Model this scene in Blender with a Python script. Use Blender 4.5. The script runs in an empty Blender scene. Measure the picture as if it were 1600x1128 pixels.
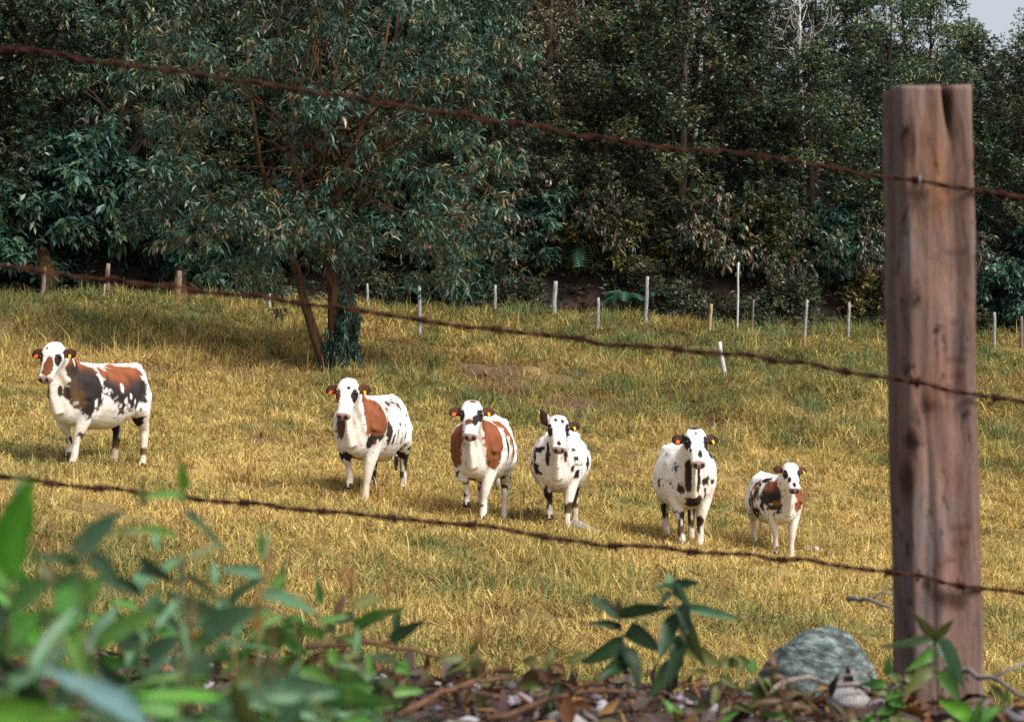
import bpy, math, random
import numpy as np
from mathutils import Vector, Matrix

random.seed(7)
RNG = np.random.default_rng(11)
SC = bpy.context.scene
COL = SC.collection
R = math.radians

# ------------------------------------------------------------------ camera, world, sun, exposure
CZ = 3.0                      # camera height in the world
F = 1600 * 70 / 36.0          # focal length in photograph pixels
cam_d = bpy.data.cameras.new('camera')
cam_d.lens = 70
cam_d.sensor_width = 36
cam_d.sensor_fit = 'HORIZONTAL'
cam_d.clip_start = 0.05
cam_d.clip_end = 600
cam_d.dof.use_dof = True
cam_d.dof.focus_distance = 28.0
cam_d.dof.aperture_fstop = 10.0
cam = bpy.data.objects.new('camera', cam_d)
COL.objects.link(cam)
cam.location = (0, 0, CZ)
cam.rotation_euler = (R(90), 0, 0)
SC.camera = cam

SUN_ELEV, SUN_AZ = R(50), R(126)     # azimuth clockwise from +Y (camera looks along +Y)
world = bpy.data.worlds.new('World')
SC.world = world
world.use_nodes = True
nt = world.node_tree
bg = nt.nodes['Background']
sky = nt.nodes.new('ShaderNodeTexSky')
sky.sky_type = 'NISHITA'
sky.sun_disc = False
sky.sun_elevation = SUN_ELEV
sky.sun_rotation = SUN_AZ
sky.air_density = 1.0
sky.dust_density = 4.0
sky.ozone_density = 1.5
hsv = nt.nodes.new('ShaderNodeHueSaturation')
hsv.inputs['Saturation'].default_value = 0.4
nt.links.new(sky.outputs[0], hsv.inputs['Color'])
nt.links.new(hsv.outputs[0], bg.inputs['Color'])
bg.inputs['Strength'].default_value = 0.11

sun_d = bpy.data.lights.new('sun', 'SUN')
sun_d.energy = 2.5
sun_d.angle = R(30)
sun_d.color = (1.0, 0.94, 0.85)
sun = bpy.data.objects.new('sun', sun_d)
COL.objects.link(sun)
sdir = Vector((math.sin(SUN_AZ) * math.cos(SUN_ELEV), math.cos(SUN_AZ) * math.cos(SUN_ELEV), math.sin(SUN_ELEV)))
sun.rotation_euler = sdir.to_track_quat('Z', 'Y').to_euler()
sun.location = (10, -10, 30)

SC.view_settings.view_transform = 'Standard'
SC.view_settings.look = 'None'
SC.view_settings.exposure = 0.85
SC.view_settings.gamma = 1.0
SC.view_settings.use_curve_mapping = False
SC.render.engine = 'CYCLES'
SC.cycles.use_denoising = False
SC.cycles.max_bounces = 6
SC.cycles.diffuse_bounces = 3
SC.cycles.glossy_bounces = 2
SC.cycles.transmission_bounces = 3


# ------------------------------------------------------------------ helpers
def W(px, py, d):
    """Point at distance d in front of the camera position (photo pixels as directions)."""
    return Vector(((px - 800) / F * d, d, CZ - (py - 564) / F * d))


def sstep(a, b, x):
    t = np.clip((np.asarray(x, float) - a) / (b - a), 0, 1)
    return t * t * (3 - 2 * t)


def vnoise(p, seed=0):
    """3-D value noise in 0..1, p is (N,3)."""
    p = np.asarray(p, float)
    i = np.floor(p).astype(np.int64)
    f = p - i
    f = f * f * (3 - 2 * f)
    out = np.zeros(len(p))
    for dx in (0, 1):
        for dy in (0, 1):
            for dz in (0, 1):
                h = (i[:, 0] + dx) * 73856093 ^ (i[:, 1] + dy) * 19349663 ^ (i[:, 2] + dz) * 83492791 ^ (seed * 2654435)
                h = (h ^ (h >> 13)) * 1274126177
                h = (h ^ (h >> 16)) & 0x7fffffff
                v = (h % 100003) / 100003.0
                w = (f[:, 0] if dx else 1 - f[:, 0]) * (f[:, 1] if dy else 1 - f[:, 1]) * (f[:, 2] if dz else 1 - f[:, 2])
                out += v * w
    return out


def n2(x, y, s, seed=0):
    x = np.asarray(x, float); y = np.asarray(y, float)
    sh = x.shape
    p = np.stack([x.ravel() * s, y.ravel() * s, np.full(x.size, 0.37)], 1)
    return vnoise(p, seed).reshape(sh)


def tri_mesh(name, verts, tris, cols=None, smooth=False):
    verts = np.asarray(verts, np.float32); tris = np.asarray(tris, np.int32)
    me = bpy.data.meshes.new(name)
    me.vertices.add(len(verts)); me.vertices.foreach_set('co', verts.ravel())
    me.loops.add(tris.size); me.loops.foreach_set('vertex_index', tris.ravel())
    me.polygons.add(len(tris))
    me.polygons.foreach_set('loop_start', np.arange(0, tris.size, 3, dtype=np.int32))
    me.polygons.foreach_set('loop_total', np.full(len(tris), 3, np.int32))
    if smooth:
        me.polygons.foreach_set('use_smooth', np.ones(len(tris), bool))
    me.update(calc_edges=True)
    if cols is not None:
        set_col(me, cols)
    return me


def set_col(me, cols):
    a = me.color_attributes.new('col', 'FLOAT_COLOR', 'POINT')
    c = np.ones((len(me.vertices), 4), np.float32)
    c[:, :3] = cols
    a.data.foreach_set('color', c.ravel())


class MB:
    """Collects polygons into one mesh."""
    def __init__(self): self.v = []; self.f = []

    def add(self, vs, fs):
        o = len(self.v)
        self.v += [tuple(v) for v in vs]
        self.f += [tuple(i + o for i in f) for f in fs]

    def tube(self, pts, rad, n=8, cap=True, ell=None):
        pts = [Vector(p) for p in pts]
        if not hasattr(rad, '__len__'): rad = [rad] * len(pts)
        o = len(self.v); prev = None
        for k, p in enumerate(pts):
            t = (pts[min(k + 1, len(pts) - 1)] - pts[max(k - 1, 0)])
            t = t.normalized() if t.length > 1e-9 else Vector((0, 0, 1))
            if prev is None:
                ref = Vector((1, 0, 0)) if abs(t.x) < 0.8 else Vector((0, 1, 0))
                s = t.cross(ref).normalized()
            else:
                s = (prev - t * prev.dot(t)).normalized()
            prev = s
            u = t.cross(s)
            for j in range(n):
                a = 2 * math.pi * j / n
                self.v.append(tuple(p + (s * math.cos(a) + u * math.sin(a)) * rad[k]))
        for k in range(len(pts) - 1):
            for j in range(n):
                a = o + k * n + j; b = o + k * n + (j + 1) % n
                self.f.append((a, b, b + n, a + n))
        if cap:
            self.f.append(tuple(o + j for j in reversed(range(n))))
            self.f.append(tuple(o + (len(pts) - 1) * n + j for j in range(n)))

    def mesh(self, name, smooth=True):
        me = bpy.data.meshes.new(name)
        me.from_pydata(self.v, [], self.f)
        if smooth:
            me.polygons.foreach_set('use_smooth', np.ones(len(me.polygons), bool))
        me.update()
        return me


def obj(name, me, mat=None, parent=None, loc=None):
    o = bpy.data.objects.new(name, me)
    COL.objects.link(o)
    if mat is not None and me is not None and len(me.materials) == 0:
        me.materials.append(mat)
    if parent is not None: o.parent = parent
    if loc is not None: o.location = loc
    return o


def tag(o, label=None, cat=None, group=None, kind=None):
    if label: o['label'] = label
    if cat: o['category'] = cat
    if group: o['group'] = group
    if kind: o['kind'] = kind
    return o


def empty(name, loc, label, cat, group=None, rz=0):
    o = bpy.data.objects.new(name, None)
    COL.objects.link(o)
    o.empty_display_size = 0.1
    o.location = loc; o.rotation_euler = (0, 0, rz)
    return tag(o, label, cat, group)


# ------------------------------------------------------------------ materials
def new_mat(name):
    m = bpy.data.materials.new(name); m.use_nodes = True
    b = m.node_tree.nodes['Principled BSDF']
    return m, m.node_tree, b


def attr_mat(name, rough=0.6, transl=0.0, spec=0.3, objvar=0.0, grain=0.0, gscale=40.0):
    m, t, b = new_mat(name)
    a = t.nodes.new('ShaderNodeAttribute'); a.attribute_name = 'col'
    src = a.outputs['Color']
    if objvar:
        oi = t.nodes.new('ShaderNodeObjectInfo')
        mr = t.nodes.new('ShaderNodeMapRange')
        mr.inputs[3].default_value = 1 - objvar; mr.inputs[4].default_value = 1 + objvar
        t.links.new(oi.outputs['Random'], mr.inputs[0])
        h = t.nodes.new('ShaderNodeHueSaturation')
        t.links.new(mr.outputs[0], h.inputs['Value'])
        mr2 = t.nodes.new('ShaderNodeMapRange')
        mr2.inputs[3].default_value = 0.485; mr2.inputs[4].default_value = 0.515
        mu = t.nodes.new('ShaderNodeMath'); mu.operation = 'FRACT'
        mm = t.nodes.new('ShaderNodeMath'); mm.operation = 'MULTIPLY'; mm.inputs[1].default_value = 7.31
        t.links.new(oi.outputs['Random'], mm.inputs[0]); t.links.new(mm.outputs[0], mu.inputs[0])
        t.links.new(mu.outputs[0], mr2.inputs[0]); t.links.new(mr2.outputs[0], h.inputs['Hue'])
        t.links.new(src, h.inputs['Color']); src = h.outputs[0]
    if grain:
        tc = t.nodes.new('ShaderNodeTexCoord')
        nz = t.nodes.new('ShaderNodeTexNoise'); nz.inputs['Scale'].default_value = gscale; nz.inputs['Detail'].default_value = 4
        t.links.new(tc.outputs['Object'], nz.inputs['Vector'])
        mr = t.nodes.new('ShaderNodeMapRange'); mr.inputs[3].default_value = 1 - grain; mr.inputs[4].default_value = 1 + grain
        t.links.new(nz.outputs[0], mr.inputs[0])
        h = t.nodes.new('ShaderNodeHueSaturation'); t.links.new(mr.outputs[0], h.inputs['Value'])
        t.links.new(src, h.inputs['Color']); src = h.outputs[0]
    t.links.new(src, b.inputs['Base Color'])
    b.inputs['Roughness'].default_value = rough
    b.inputs['Specular IOR Level'].default_value = spec
    if transl:
        tr = t.nodes.new('ShaderNodeBsdfTranslucent'); t.links.new(src, tr.inputs['Color'])
        mx = t.nodes.new('ShaderNodeMixShader'); mx.inputs[0].default_value = transl
        out = t.nodes['Material Output']
        t.links.new(b.outputs[0], mx.inputs[1]); t.links.new(tr.outputs[0], mx.inputs[2]); t.links.new(mx.outputs[0], out.inputs['Surface'])
    return m


def noise_mat(name, c1, c2, scale=6.0, rough=0.8, stretch=(1, 1, 1), spec=0.2, bump=0.0, c3=None, detail=6, lo=0.35, hi=0.65, objvar=0):
    m, t, b = new_mat(name)
    tc = t.nodes.new('ShaderNodeTexCoord'); mp = t.nodes.new('ShaderNodeMapping')
    mp.inputs['Scale'].default_value = stretch
    t.links.new(tc.outputs['Object'], mp.inputs[0])
    nz = t.nodes.new('ShaderNodeTexNoise'); nz.inputs['Scale'].default_value = scale; nz.inputs['Detail'].default_value = detail
    nz.inputs['Roughness'].default_value = 0.65
    t.links.new(mp.outputs[0], nz.inputs['Vector'])
    cr = t.nodes.new('ShaderNodeValToRGB')
    cr.color_ramp.elements[0].position = lo; cr.color_ramp.elements[0].color = (*c1, 1)
    cr.color_ramp.elements[1].position = hi; cr.color_ramp.elements[1].color = (*c2, 1)
    if c3:
        e = cr.color_ramp.elements.new((lo + hi) / 2); e.color = (*c3, 1)
    t.links.new(nz.outputs[0], cr.inputs[0])
    t.links.new(cr.outputs[0], b.inputs['Base Color'])
    b.inputs['Roughness'].default_value = rough
    b.inputs['Specular IOR Level'].default_value = spec
    if bump:
        bp = t.nodes.new('ShaderNodeBump'); bp.inputs['Strength'].default_value = bump; bp.inputs['Distance'].default_value = 0.02
        t.links.new(nz.outputs[0], bp.inputs['Height']); t.links.new(bp.outputs[0], b.inputs['Normal'])
    return m


M_GROUND = attr_mat('pasture_soil', rough=0.95, spec=0.05, grain=0.45, gscale=9)
M_HILL = attr_mat('forest_floor', rough=0.95, spec=0.05, grain=0.5, gscale=5)
M_GRASS = attr_mat('dry_grass', rough=0.75, transl=0.25, spec=0.12)
M_LEAF = attr_mat('tree_foliage', rough=0.38, transl=0.12, spec=0.45, objvar=0.25)
M_FERN = attr_mat('fern_frond', rough=0.5, transl=0.25, spec=0.3, objvar=0.2)
M_WEED = attr_mat('weed_leaf', rough=0.45, transl=0.3, spec=0.35, objvar=0.12, grain=0.2, gscale=4)
M_BARK = noise_mat('bark', (0.03, 0.022, 0.016), (0.10, 0.075, 0.055), 5, 0.9, (3, 3, 0.6), bump=0.5)
M_PALEBARK = noise_mat('pale_bark', (0.22, 0.21, 0.20), (0.45, 0.43, 0.40), 6, 0.8, (3, 3, 0.8), bump=0.3)
M_BROWNBARK = noise_mat('brown_bark', (0.018, 0.011, 0.008), (0.12, 0.06, 0.028), 3, 0.9, (3, 3, 0.5), bump=0.5)
M_GREYWOOD = noise_mat('grey_weathered_wood', (0.14, 0.14, 0.14), (0.40, 0.39, 0.38), 8, 0.85, (4, 4, 0.7), bump=0.4)
M_DARKWOOD = noise_mat('dark_weathered_wood', (0.10, 0.075, 0.065), (0.26, 0.2, 0.17), 8, 0.85, (4, 4, 0.7), bump=0.4)
M_TANWOOD = noise_mat('tan_weathered_wood', (0.28, 0.18, 0.10), (0.5, 0.36, 0.22), 8, 0.85, (4, 4, 0.7), bump=0.4)
M_STEM = noise_mat('green_stem', (0.05, 0.08, 0.022), (0.10, 0.11, 0.04), 30, 0.6)
M_DRYSTEM = noise_mat('dry_stem', (0.14, 0.085, 0.035), (0.25, 0.16, 0.07), 40, 0.7)
M_TWIG = noise_mat('twig_bark', (0.05, 0.027, 0.016), (0.15, 0.075, 0.04), 30, 0.85)
M_GREYTWIG = noise_mat('grey_twig_bark', (0.10, 0.085, 0.08), (0.24, 0.21, 0.19), 30, 0.85)
M_RUST = noise_mat('rusty_wire', (0.018, 0.009, 0.007), (0.062, 0.023, 0.014), 60, 0.85, spec=0.08, bump=0.3)
M_STEEL = noise_mat('staple_steel', (0.10, 0.10, 0.11), (0.24, 0.24, 0.26), 80, 0.4, spec=0.6)
M_LICHEN = noise_mat('lichen_rock', (0.045, 0.038, 0.034), (0.27, 0.32, 0.31), 4.0, 0.9, (1, 1, 3.2), bump=0.9, c3=(0.10, 0.135, 0.13), lo=0.36, hi=0.64)
M_STONE = noise_mat('grey_stone', (0.2, 0.19, 0.19), (0.42, 0.4, 0.4), 9, 0.85, bump=0.5)
M_PALESTONE = noise_mat('pale_stone', (0.36, 0.35, 0.35), (0.6, 0.59, 0.58), 20, 0.8, bump=0.3)
M_BANK = noise_mat('bank_soil', (0.02, 0.013, 0.012), (0.085, 0.054, 0.046), 18, 0.95, bump=0.8)
M_LITTER = attr_mat('dead_leaves', rough=0.7, spec=0.2, transl=0.1)
M_GRAVEL = attr_mat('gravel_stones', rough=0.8, spec=0.25, grain=0.3, gscale=60)
M_COAT = attr_mat('cow_coat', rough=0.72, spec=0.18, grain=0.10, gscale=60)
_t = M_COAT.node_tree; _b = _t.nodes['Principled BSDF']
_n = _t.nodes.new('ShaderNodeTexNoise'); _n.inputs['Scale'].default_value = 45; _n.inputs['Detail'].default_value = 5
_c = _t.nodes.new('ShaderNodeTexCoord'); _t.links.new(_c.outputs['Object'], _n.inputs['Vector'])
_p = _t.nodes.new('ShaderNodeBump'); _p.inputs['Strength'].default_value = 0.5; _p.inputs['Distance'].default_value = 0.012
_t.links.new(_n.outputs[0], _p.inputs['Height']); _t.links.new(_p.outputs[0], _b.inputs['Normal'])
M_EYE, _t, _b = new_mat('cow_eye'); _b.inputs['Base Color'].default_value = (0.008, 0.005, 0.004, 1); _b.inputs['Roughness'].default_value = 0.12
M_HOOF = noise_mat('hoof_horn', (0.02, 0.017, 0.015), (0.09, 0.075, 0.06), 30, 0.6)
M_HORN = noise_mat('cow_horn', (0.03, 0.03, 0.035), (0.2, 0.18, 0.17), 12, 0.5)
M_OTAG = noise_mat('orange_plastic', (0.50, 0.075, 0.012), (0.60, 0.11, 0.02), 20, 0.45)
M_YTAG = noise_mat('yellow_plastic', (0.62, 0.36, 0.012), (0.7, 0.44, 0.02), 20, 0.45)


# ------------------------------------------------------------------ terrain
_dd = np.arange(-100, 200, 0.25)
_zc = np.interp(_dd, [-100, 0, 6, 10, 14, 20, 27.5, 34, 40, 46, 50, 54, 58, 60, 200],
                [-1.55, -1.55, -1.7, -1.85, -2.0, -2.14, -2.13, -1.65, -1.05, -0.5, 0.0, 0.72, 1.2, 1.4, 1.4])
_ls = np.interp(_dd, [-100, 0, 10, 30, 45, 58, 100, 200], [-0.03, -0.06, -0.13, -0.13, -0.085, -0.045, -0.02, -0.02])
_k = np.exp(-0.5 * (np.arange(-16, 17) * 0.25 / 1.4) ** 2); _k /= _k.sum()
_zc = np.convolve(np.pad(_zc, 16, mode='edge'), _k, 'valid')
_ls = np.convolve(np.pad(_ls, 16, mode='edge'), _k, 'valid')


def ground(x, y, bumps=True):
    x = np.asarray(x, float); y = np.asarray(y, float)
    z = np.interp(y, _dd, _zc) + np.interp(y, _dd, _ls) * 22 * np.tanh(x / 22)
    slope = 0.56 - 0.32 * sstep(2, 14, x)
    h = np.clip(y - 60, 0, 40)
    z = z + 1.5 * sstep(59.3, 62.0, y) + slope * (h - 0.5 * np.clip(y - 92, 0, 8) ** 2 / 8)
    if bumps:
        m = sstep(7, 12, y) * (0.35 + 0.65 * sstep(30, 44, y))
        z = z + m * ((n2(x, y, 0.42, 3) - 0.5) * 0.40 + (n2(x, y, 1.1, 4) - 0.5) * 0.22)
        z = z + sstep(7, 12, y) * ((n2(x, y, 2.3, 5) - 0.5) * 0.24 + (n2(x, y, 5.0, 7) - 0.5) * 0.09)
        # terrace lips in the upper pasture
        for (cx, cy, rr, dd) in ((-0.27, 43.5, .40, .22), (2.0, 43.2, .36, .2), (6.6, 43.6, .5, .18), (4.1, 41.0, .4, .15)):
            z = z - dd * np.exp(-(((x - cx) / rr) ** 2 + ((y - cy) / (rr * 1.5)) ** 2))
        lip = sstep(40, 44, y) * (1 - sstep(57, 60, y))
        ph = y * 0.85 + 2.2 * n2(x, y, 0.12, 6) * 3
        z = z + lip * 0.17 * (np.sin(ph) + 0.35 * np.sin(2 * ph + 0.8))
    return z + CZ


def gz(x, y): return float(ground(np.array([x]), np.array([y]))[0])


def axis(lo, hi, f0, f1, fine, coarse):
    a = [lo]
    while a[-1] < hi:
        s = fine if f0 <= a[-1] < f1 else coarse
        a.append(a[-1] + s)
    return np.array(a)


def greenness(x, y):
    g = 0.27 + 0.27 * sstep(34, 50, y) + 0.22 * (1 - sstep(14, 22, y)) + 0.25 * sstep(55, 59, y)
    g = g + (n2(x, y, 0.33, 21) - 0.5) * 0.8 + (n2(x, y, 1.3, 22) - 0.5) * 0.85
    g = g + 0.28 * sstep(42, 50, y) * (1 - sstep(-9, -5, x))
    g = g + 0.18 * sstep(34, 40, y) * sstep(-12, -6, -np.abs(x - 6))
    return np.clip(g, 0, 1)


def brownness(x, y):
    b = (n2(x, y, 0.5, 31) - 0.55) * 1.6 + (n2(x, y, 1.9, 32) - 0.5) * 1.1
    b = b + 0.70 * np.exp(-(((x + 6) / 5.0) ** 2 + ((y - 47) / 5.5) ** 2))     # canopy shade painted in as brown below the lone tree
    for (cx, cy, r) in ((-0.27, 43.4, .55), (2.0, 43.1, .5), (6.6, 43.5, .7), (1.1, 41.5, .5), (4.1, 40.9, .55), (-7.5, 36, .5)):
        b = b + 1.7 * np.exp(-(((x - cx) / r) ** 2 + ((y - cy) / (r * 1.6)) ** 2))   # trodden hollows
    return np.clip(b, 0, 1)


def grid_sheet(name, xs, ys, mat, colfn):
    X, Y = np.meshgrid(xs, ys)
    Z = ground(X, Y)
    v = np.stack([X, Y, Z], -1).reshape(-1, 3)
    nx = len(xs)
    i = (np.arange(len(ys) - 1)[:, None] * nx + np.arange(nx - 1)[None, :]).ravel()
    t = np.concatenate([np.stack([i, i + 1, i + nx + 1], 1), np.stack([i, i + nx + 1, i + nx], 1)])
    me = tri_mesh(name, v, t, colfn(v[:, 0], v[:, 1]), smooth=True)
    return tag(obj(name, me, mat), kind='structure')


STRAW = np.array([0.46, 0.30, 0.078]); STRAW2 = np.array([0.68, 0.53, 0.21]); GRN = np.array([0.17, 0.18, 0.055])
OLIVE = np.array([0.26, 0.22, 0.06]); SOIL = np.array([0.085, 0.055, 0.04]); TEAL = np.array([0.15, 0.20, 0.085])


def lerp(a, b, t): return a + (b - a) * np.asarray(t)[..., None]


def soil_col(x, y):
    c = lerp(np.broadcast_to(np.array([0.27, 0.19, 0.07]), (len(x), 3)), GRN * 0.55, greenness(x, y))
    return lerp(c, SOIL, np.clip(brownness(x, y) * 0.9 + 0.05, 0, 1))


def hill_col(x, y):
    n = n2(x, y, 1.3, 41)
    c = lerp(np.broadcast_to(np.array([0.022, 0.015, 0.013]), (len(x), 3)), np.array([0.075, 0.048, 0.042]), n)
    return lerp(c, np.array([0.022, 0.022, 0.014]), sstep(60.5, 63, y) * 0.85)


ys_p = axis(-80, 60, 7, 60, 0.125, 3.0); ys_p[-1] = 60.0
xs_p = axis(-120, 120, -19, 19, 0.16, 6.0)
_GX, _GY = np.meshgrid(xs_p, ys_p); _GZ = ground(_GX, _GY)


def gsurf(x, y):
    i = np.clip(np.searchsorted(xs_p, x) - 1, 0, len(xs_p) - 2); j = np.clip(np.searchsorted(ys_p, y) - 1, 0, len(ys_p) - 2)
    u = np.clip((x - xs_p[i]) / (xs_p[i + 1] - xs_p[i]), 0, 1); v = np.clip((y - ys_p[j]) / (ys_p[j + 1] - ys_p[j]), 0, 1)
    return (_GZ[j, i] * (1 - u) * (1 - v) + _GZ[j, i + 1] * u * (1 - v) + _GZ[j + 1, i] * (1 - u) * v + _GZ[j + 1, i + 1] * u * v)


grid_sheet('pasture', xs_p, ys_p, M_GROUND, soil_col)
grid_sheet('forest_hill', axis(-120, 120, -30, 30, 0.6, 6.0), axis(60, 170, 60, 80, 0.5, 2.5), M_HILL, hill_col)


# foreground bank the fence stands on
def bank_z(x, y):
    x = np.asarray(x, float); y = np.asarray(y, float)
    z = np.interp(y, [-3, -0.6, 0.5, 2.6, 3.3, 3.7, 4.5, 6.0, 7], [-1.56, -1.52, -0.66, -0.59, -0.58, -0.605, -0.80, -1.75, -2.6])
    z = z - 0.055 * x + 0.045 * np.exp(-((x - 0.70) / 0.30) ** 2 - ((y - 3.22) / 0.22) ** 2)
    z = z + (n2(x, y, 4, 51) - 0.5) * 0.035 + (n2(x, y, 12, 52) - 0.5) * 0.03 + (n2(x, y, 35, 53) - 0.5) * 0.012
    return z + CZ


def bz(x, y): return float(bank_z(np.array([x]), np.array([y]))[0])


def make_bank():
    xs = axis(-7, 7, -1.6, 1.6, 0.025, 0.2); ys = axis(-3, 7, 2.2, 4.6, 0.025, 0.12)
    X, Y = np.meshgrid(xs, ys); Z = bank_z(X, Y)
    nx = len(xs)
    i = (np.arange(len(ys) - 1)[:, None] * nx + np.arange(nx - 1)[None, :]).ravel()
    t = np.concatenate([np.stack([i, i + 1, i + nx + 1], 1), np.stack([i, i + nx + 1, i + nx], 1)])
    me = tri_mesh('earth_bank', np.stack([X, Y, Z], -1).reshape(-1, 3), t, None, True)
    tag(obj('earth_bank', me, M_BANK), kind='structure')


make_bank()


# ------------------------------------------------------------------ pasture grass
def blades(P, az, tilt, L, wid, cols, droop=0.5):
    """P (N,3) roots -> five-vertex bent blades."""
    n = len(P)
    hd = np.stack([np.cos(az), np.sin(az), np.zeros(n)], 1)
    fa = az + np.pi / 2 + RNG.normal(0, 0.9, n)
    sd = np.stack([np.cos(fa), np.sin(fa), np.zeros(n)], 1) * (wid * 0.5)[:, None]
    up = np.array([0, 0, 1.0])
    t1 = tilt * 0.7; t2 = np.minimum(tilt * (1.0 + droop), 2.0)
    mid = P + (hd * np.sin(t1)[:, None] + up * np.cos(t1)[:, None]) * (L * 0.5)[:, None]
    tip = mid + (hd * np.sin(t2)[:, None] + up * np.cos(t2)[:, None]) * (L * 0.5)[:, None]
    V = np.stack([P - sd, P + sd, mid - sd * 0.8, mid + sd * 0.8, tip], 1).reshape(-1, 3)
    b = np.arange(n)[:, None] * 5
    T = np.concatenate([b + np.array([0, 1, 3]), b + np.array([0, 3, 2]), b + np.array([2, 3, 4])], 0)
    C = np.repeat(cols, 5, 0)
    return V, T, C


def make_grass():
    nt_ = 98000
    u = RNG.random(nt_)
    d = 7.5 + (59.9 - 7.5) * u ** 1.05
    x = (RNG.random(nt_) * 2 - 1) * (0.262 * d * 1.12 + 0.8)
    g = greenness(x, d); br = brownness(x, d)
    clump = n2(x, d, 1.7, 64) * 0.6 + n2(x, d, 4.2, 65) * 0.4
    keep = (RNG.random(nt_) > br * 0.85) & (RNG.random(nt_) < 0.35 + 1.5 * (clump - 0.28))
    x, d, g, br, clump = x[keep], d[keep], g[keep], br[keep], clump[keep]
    nb = 10
    k = len(x); N = k * nb
    tall = (n2(x, d, 0.6, 61) > 0.55) * sstep(36, 42, d) * 0.8 + (n2(x, d, 0.9, 62) > 0.68) * 0.5
    base = np.where(d > 38, 0.20, 0.135) * (1 + tall) * (0.7 + 0.7 * clump) * RNG.uniform(0.6, 1.4, k)
    sig = 0.035 + 0.0011 * d
    rx = np.repeat(x, nb) + RNG.normal(0, 1, N) * np.repeat(sig, nb)
    ry = np.repeat(d, nb) + RNG.normal(0, 1, N) * np.repeat(sig, nb)
    z = gsurf(rx, ry) - 0.008
    P = np.stack([rx, ry, z], 1)
    az = np.arctan2(ry - np.repeat(d, nb), rx - np.repeat(x, nb)) + RNG.normal(0, 1.4, N)
    tilt = np.clip(RNG.normal(1.12, 0.42, N) + np.repeat(RNG.normal(0, 0.2, k), nb), 0.05, 1.65)
    L = np.repeat(base, nb) * RNG.uniform(0.5, 1.5, N)
    wd = np.repeat(0.0048 + 0.00034 * d, nb) * RNG.uniform(0.6, 1.6, N)
    gb = np.clip(np.repeat(g + RNG.normal(0, 0.16, k), nb) + RNG.normal(0, 0.13, N), 0, 1)
    r1 = np.clip(np.repeat(RNG.random(k), nb) * 0.6 + RNG.random(N) * 0.55, 0, 1)
    c = lerp(np.broadcast_to(STRAW, (N, 3)), STRAW2, r1)
    c = lerp(c, OLIVE * 1.1, np.clip(gb * 1.5, 0, 1) * 0.75)
    c = lerp(c, np.where((np.repeat(RNG.random(k), nb) < 0.35)[:, None], TEAL, GRN), sstep(0.42, 0.85, gb))
    c = lerp(c, np.array([0.25, 0.13, 0.05]), np.clip(np.repeat(br, nb) * 0.7 + np.repeat(RNG.random(k) < 0.17, nb) * 0.75, 0, 1))
    c = c * np.repeat(RNG.uniform(0.75, 1.2, k), nb)[:, None] * RNG.uniform(0.8, 1.2, N)[:, None]
    # taller tussocks, thickest on the upper slope
    nt2 = 3600; m = 34
    td = np.where(RNG.random(nt2) < 0.8, RNG.uniform(32, 59.5, nt2), RNG.uniform(11, 33, nt2))
    tx = (RNG.random(nt2) * 2 - 1) * (0.262 * td * 1.1 + 0.8)
    ok_ = brownness(tx, td) < 0.45
    td, tx = td[ok_], tx[ok_]; nt2 = len(td)
    far = sstep(32, 44, td)
    NT = nt2 * m
    sg = np.repeat(0.05 + 0.08 * far, m)
    ox, oy = RNG.normal(0, 1, NT) * sg, RNG.normal(0, 1, NT) * sg
    qx, qy = np.repeat(tx, m) + ox, np.repeat(td, m) + oy
    P2 = np.stack([qx, qy, gsurf(qx, qy) - 0.008], 1)
    L2 = np.repeat((0.16 + 0.24 * far) * RNG.uniform(0.6, 1.4, nt2), m) * RNG.uniform(0.6, 1.3, NT)
    g2 = np.clip(np.repeat(greenness(tx, td) + RNG.normal(0.05, 0.22, nt2), m) + RNG.normal(0, 0.15, NT), 0, 1)
    c2 = lerp(lerp(np.broadcast_to(STRAW, (NT, 3)), STRAW2, RNG.random(NT)), OLIVE * 1.1, np.clip(g2 * 1.5, 0, 1) * 0.8)
    c2 = lerp(c2, np.where((np.repeat(RNG.random(nt2), m) < 0.4)[:, None], TEAL, GRN), sstep(0.4, 0.85, g2))
    c2 = lerp(c2, np.array([0.24, 0.12, 0.045]), np.repeat((RNG.random(nt2) < 0.15) * 0.6, m)) * np.repeat(RNG.uniform(0.7, 1.2, nt2), m)[:, None]
    t2 = np.clip(np.abs(RNG.normal(0.75, 0.4, NT)), 0.05, 1.6)
    a2 = np.arctan2(oy, ox) + RNG.normal(0, 0.7, NT)
    P, az, tilt, L = np.concatenate([P, P2]), np.concatenate([az, a2]), np.concatenate([tilt, t2]), np.concatenate([L, L2])
    wd = np.concatenate([wd, np.repeat(0.0045 + 0.0003 * td, m) * RNG.uniform(0.6, 1.5, NT)]); c = np.concatenate([c, c2])
    V, T, C = blades(P, az, tilt, L, wd, c, 1.1)
    tag(obj('grass', tri_mesh('grass', V, T, C), M_GRASS), 'dry yellow and green pasture grass covering the slope', 'grass', kind='stuff')


make_grass()


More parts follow.
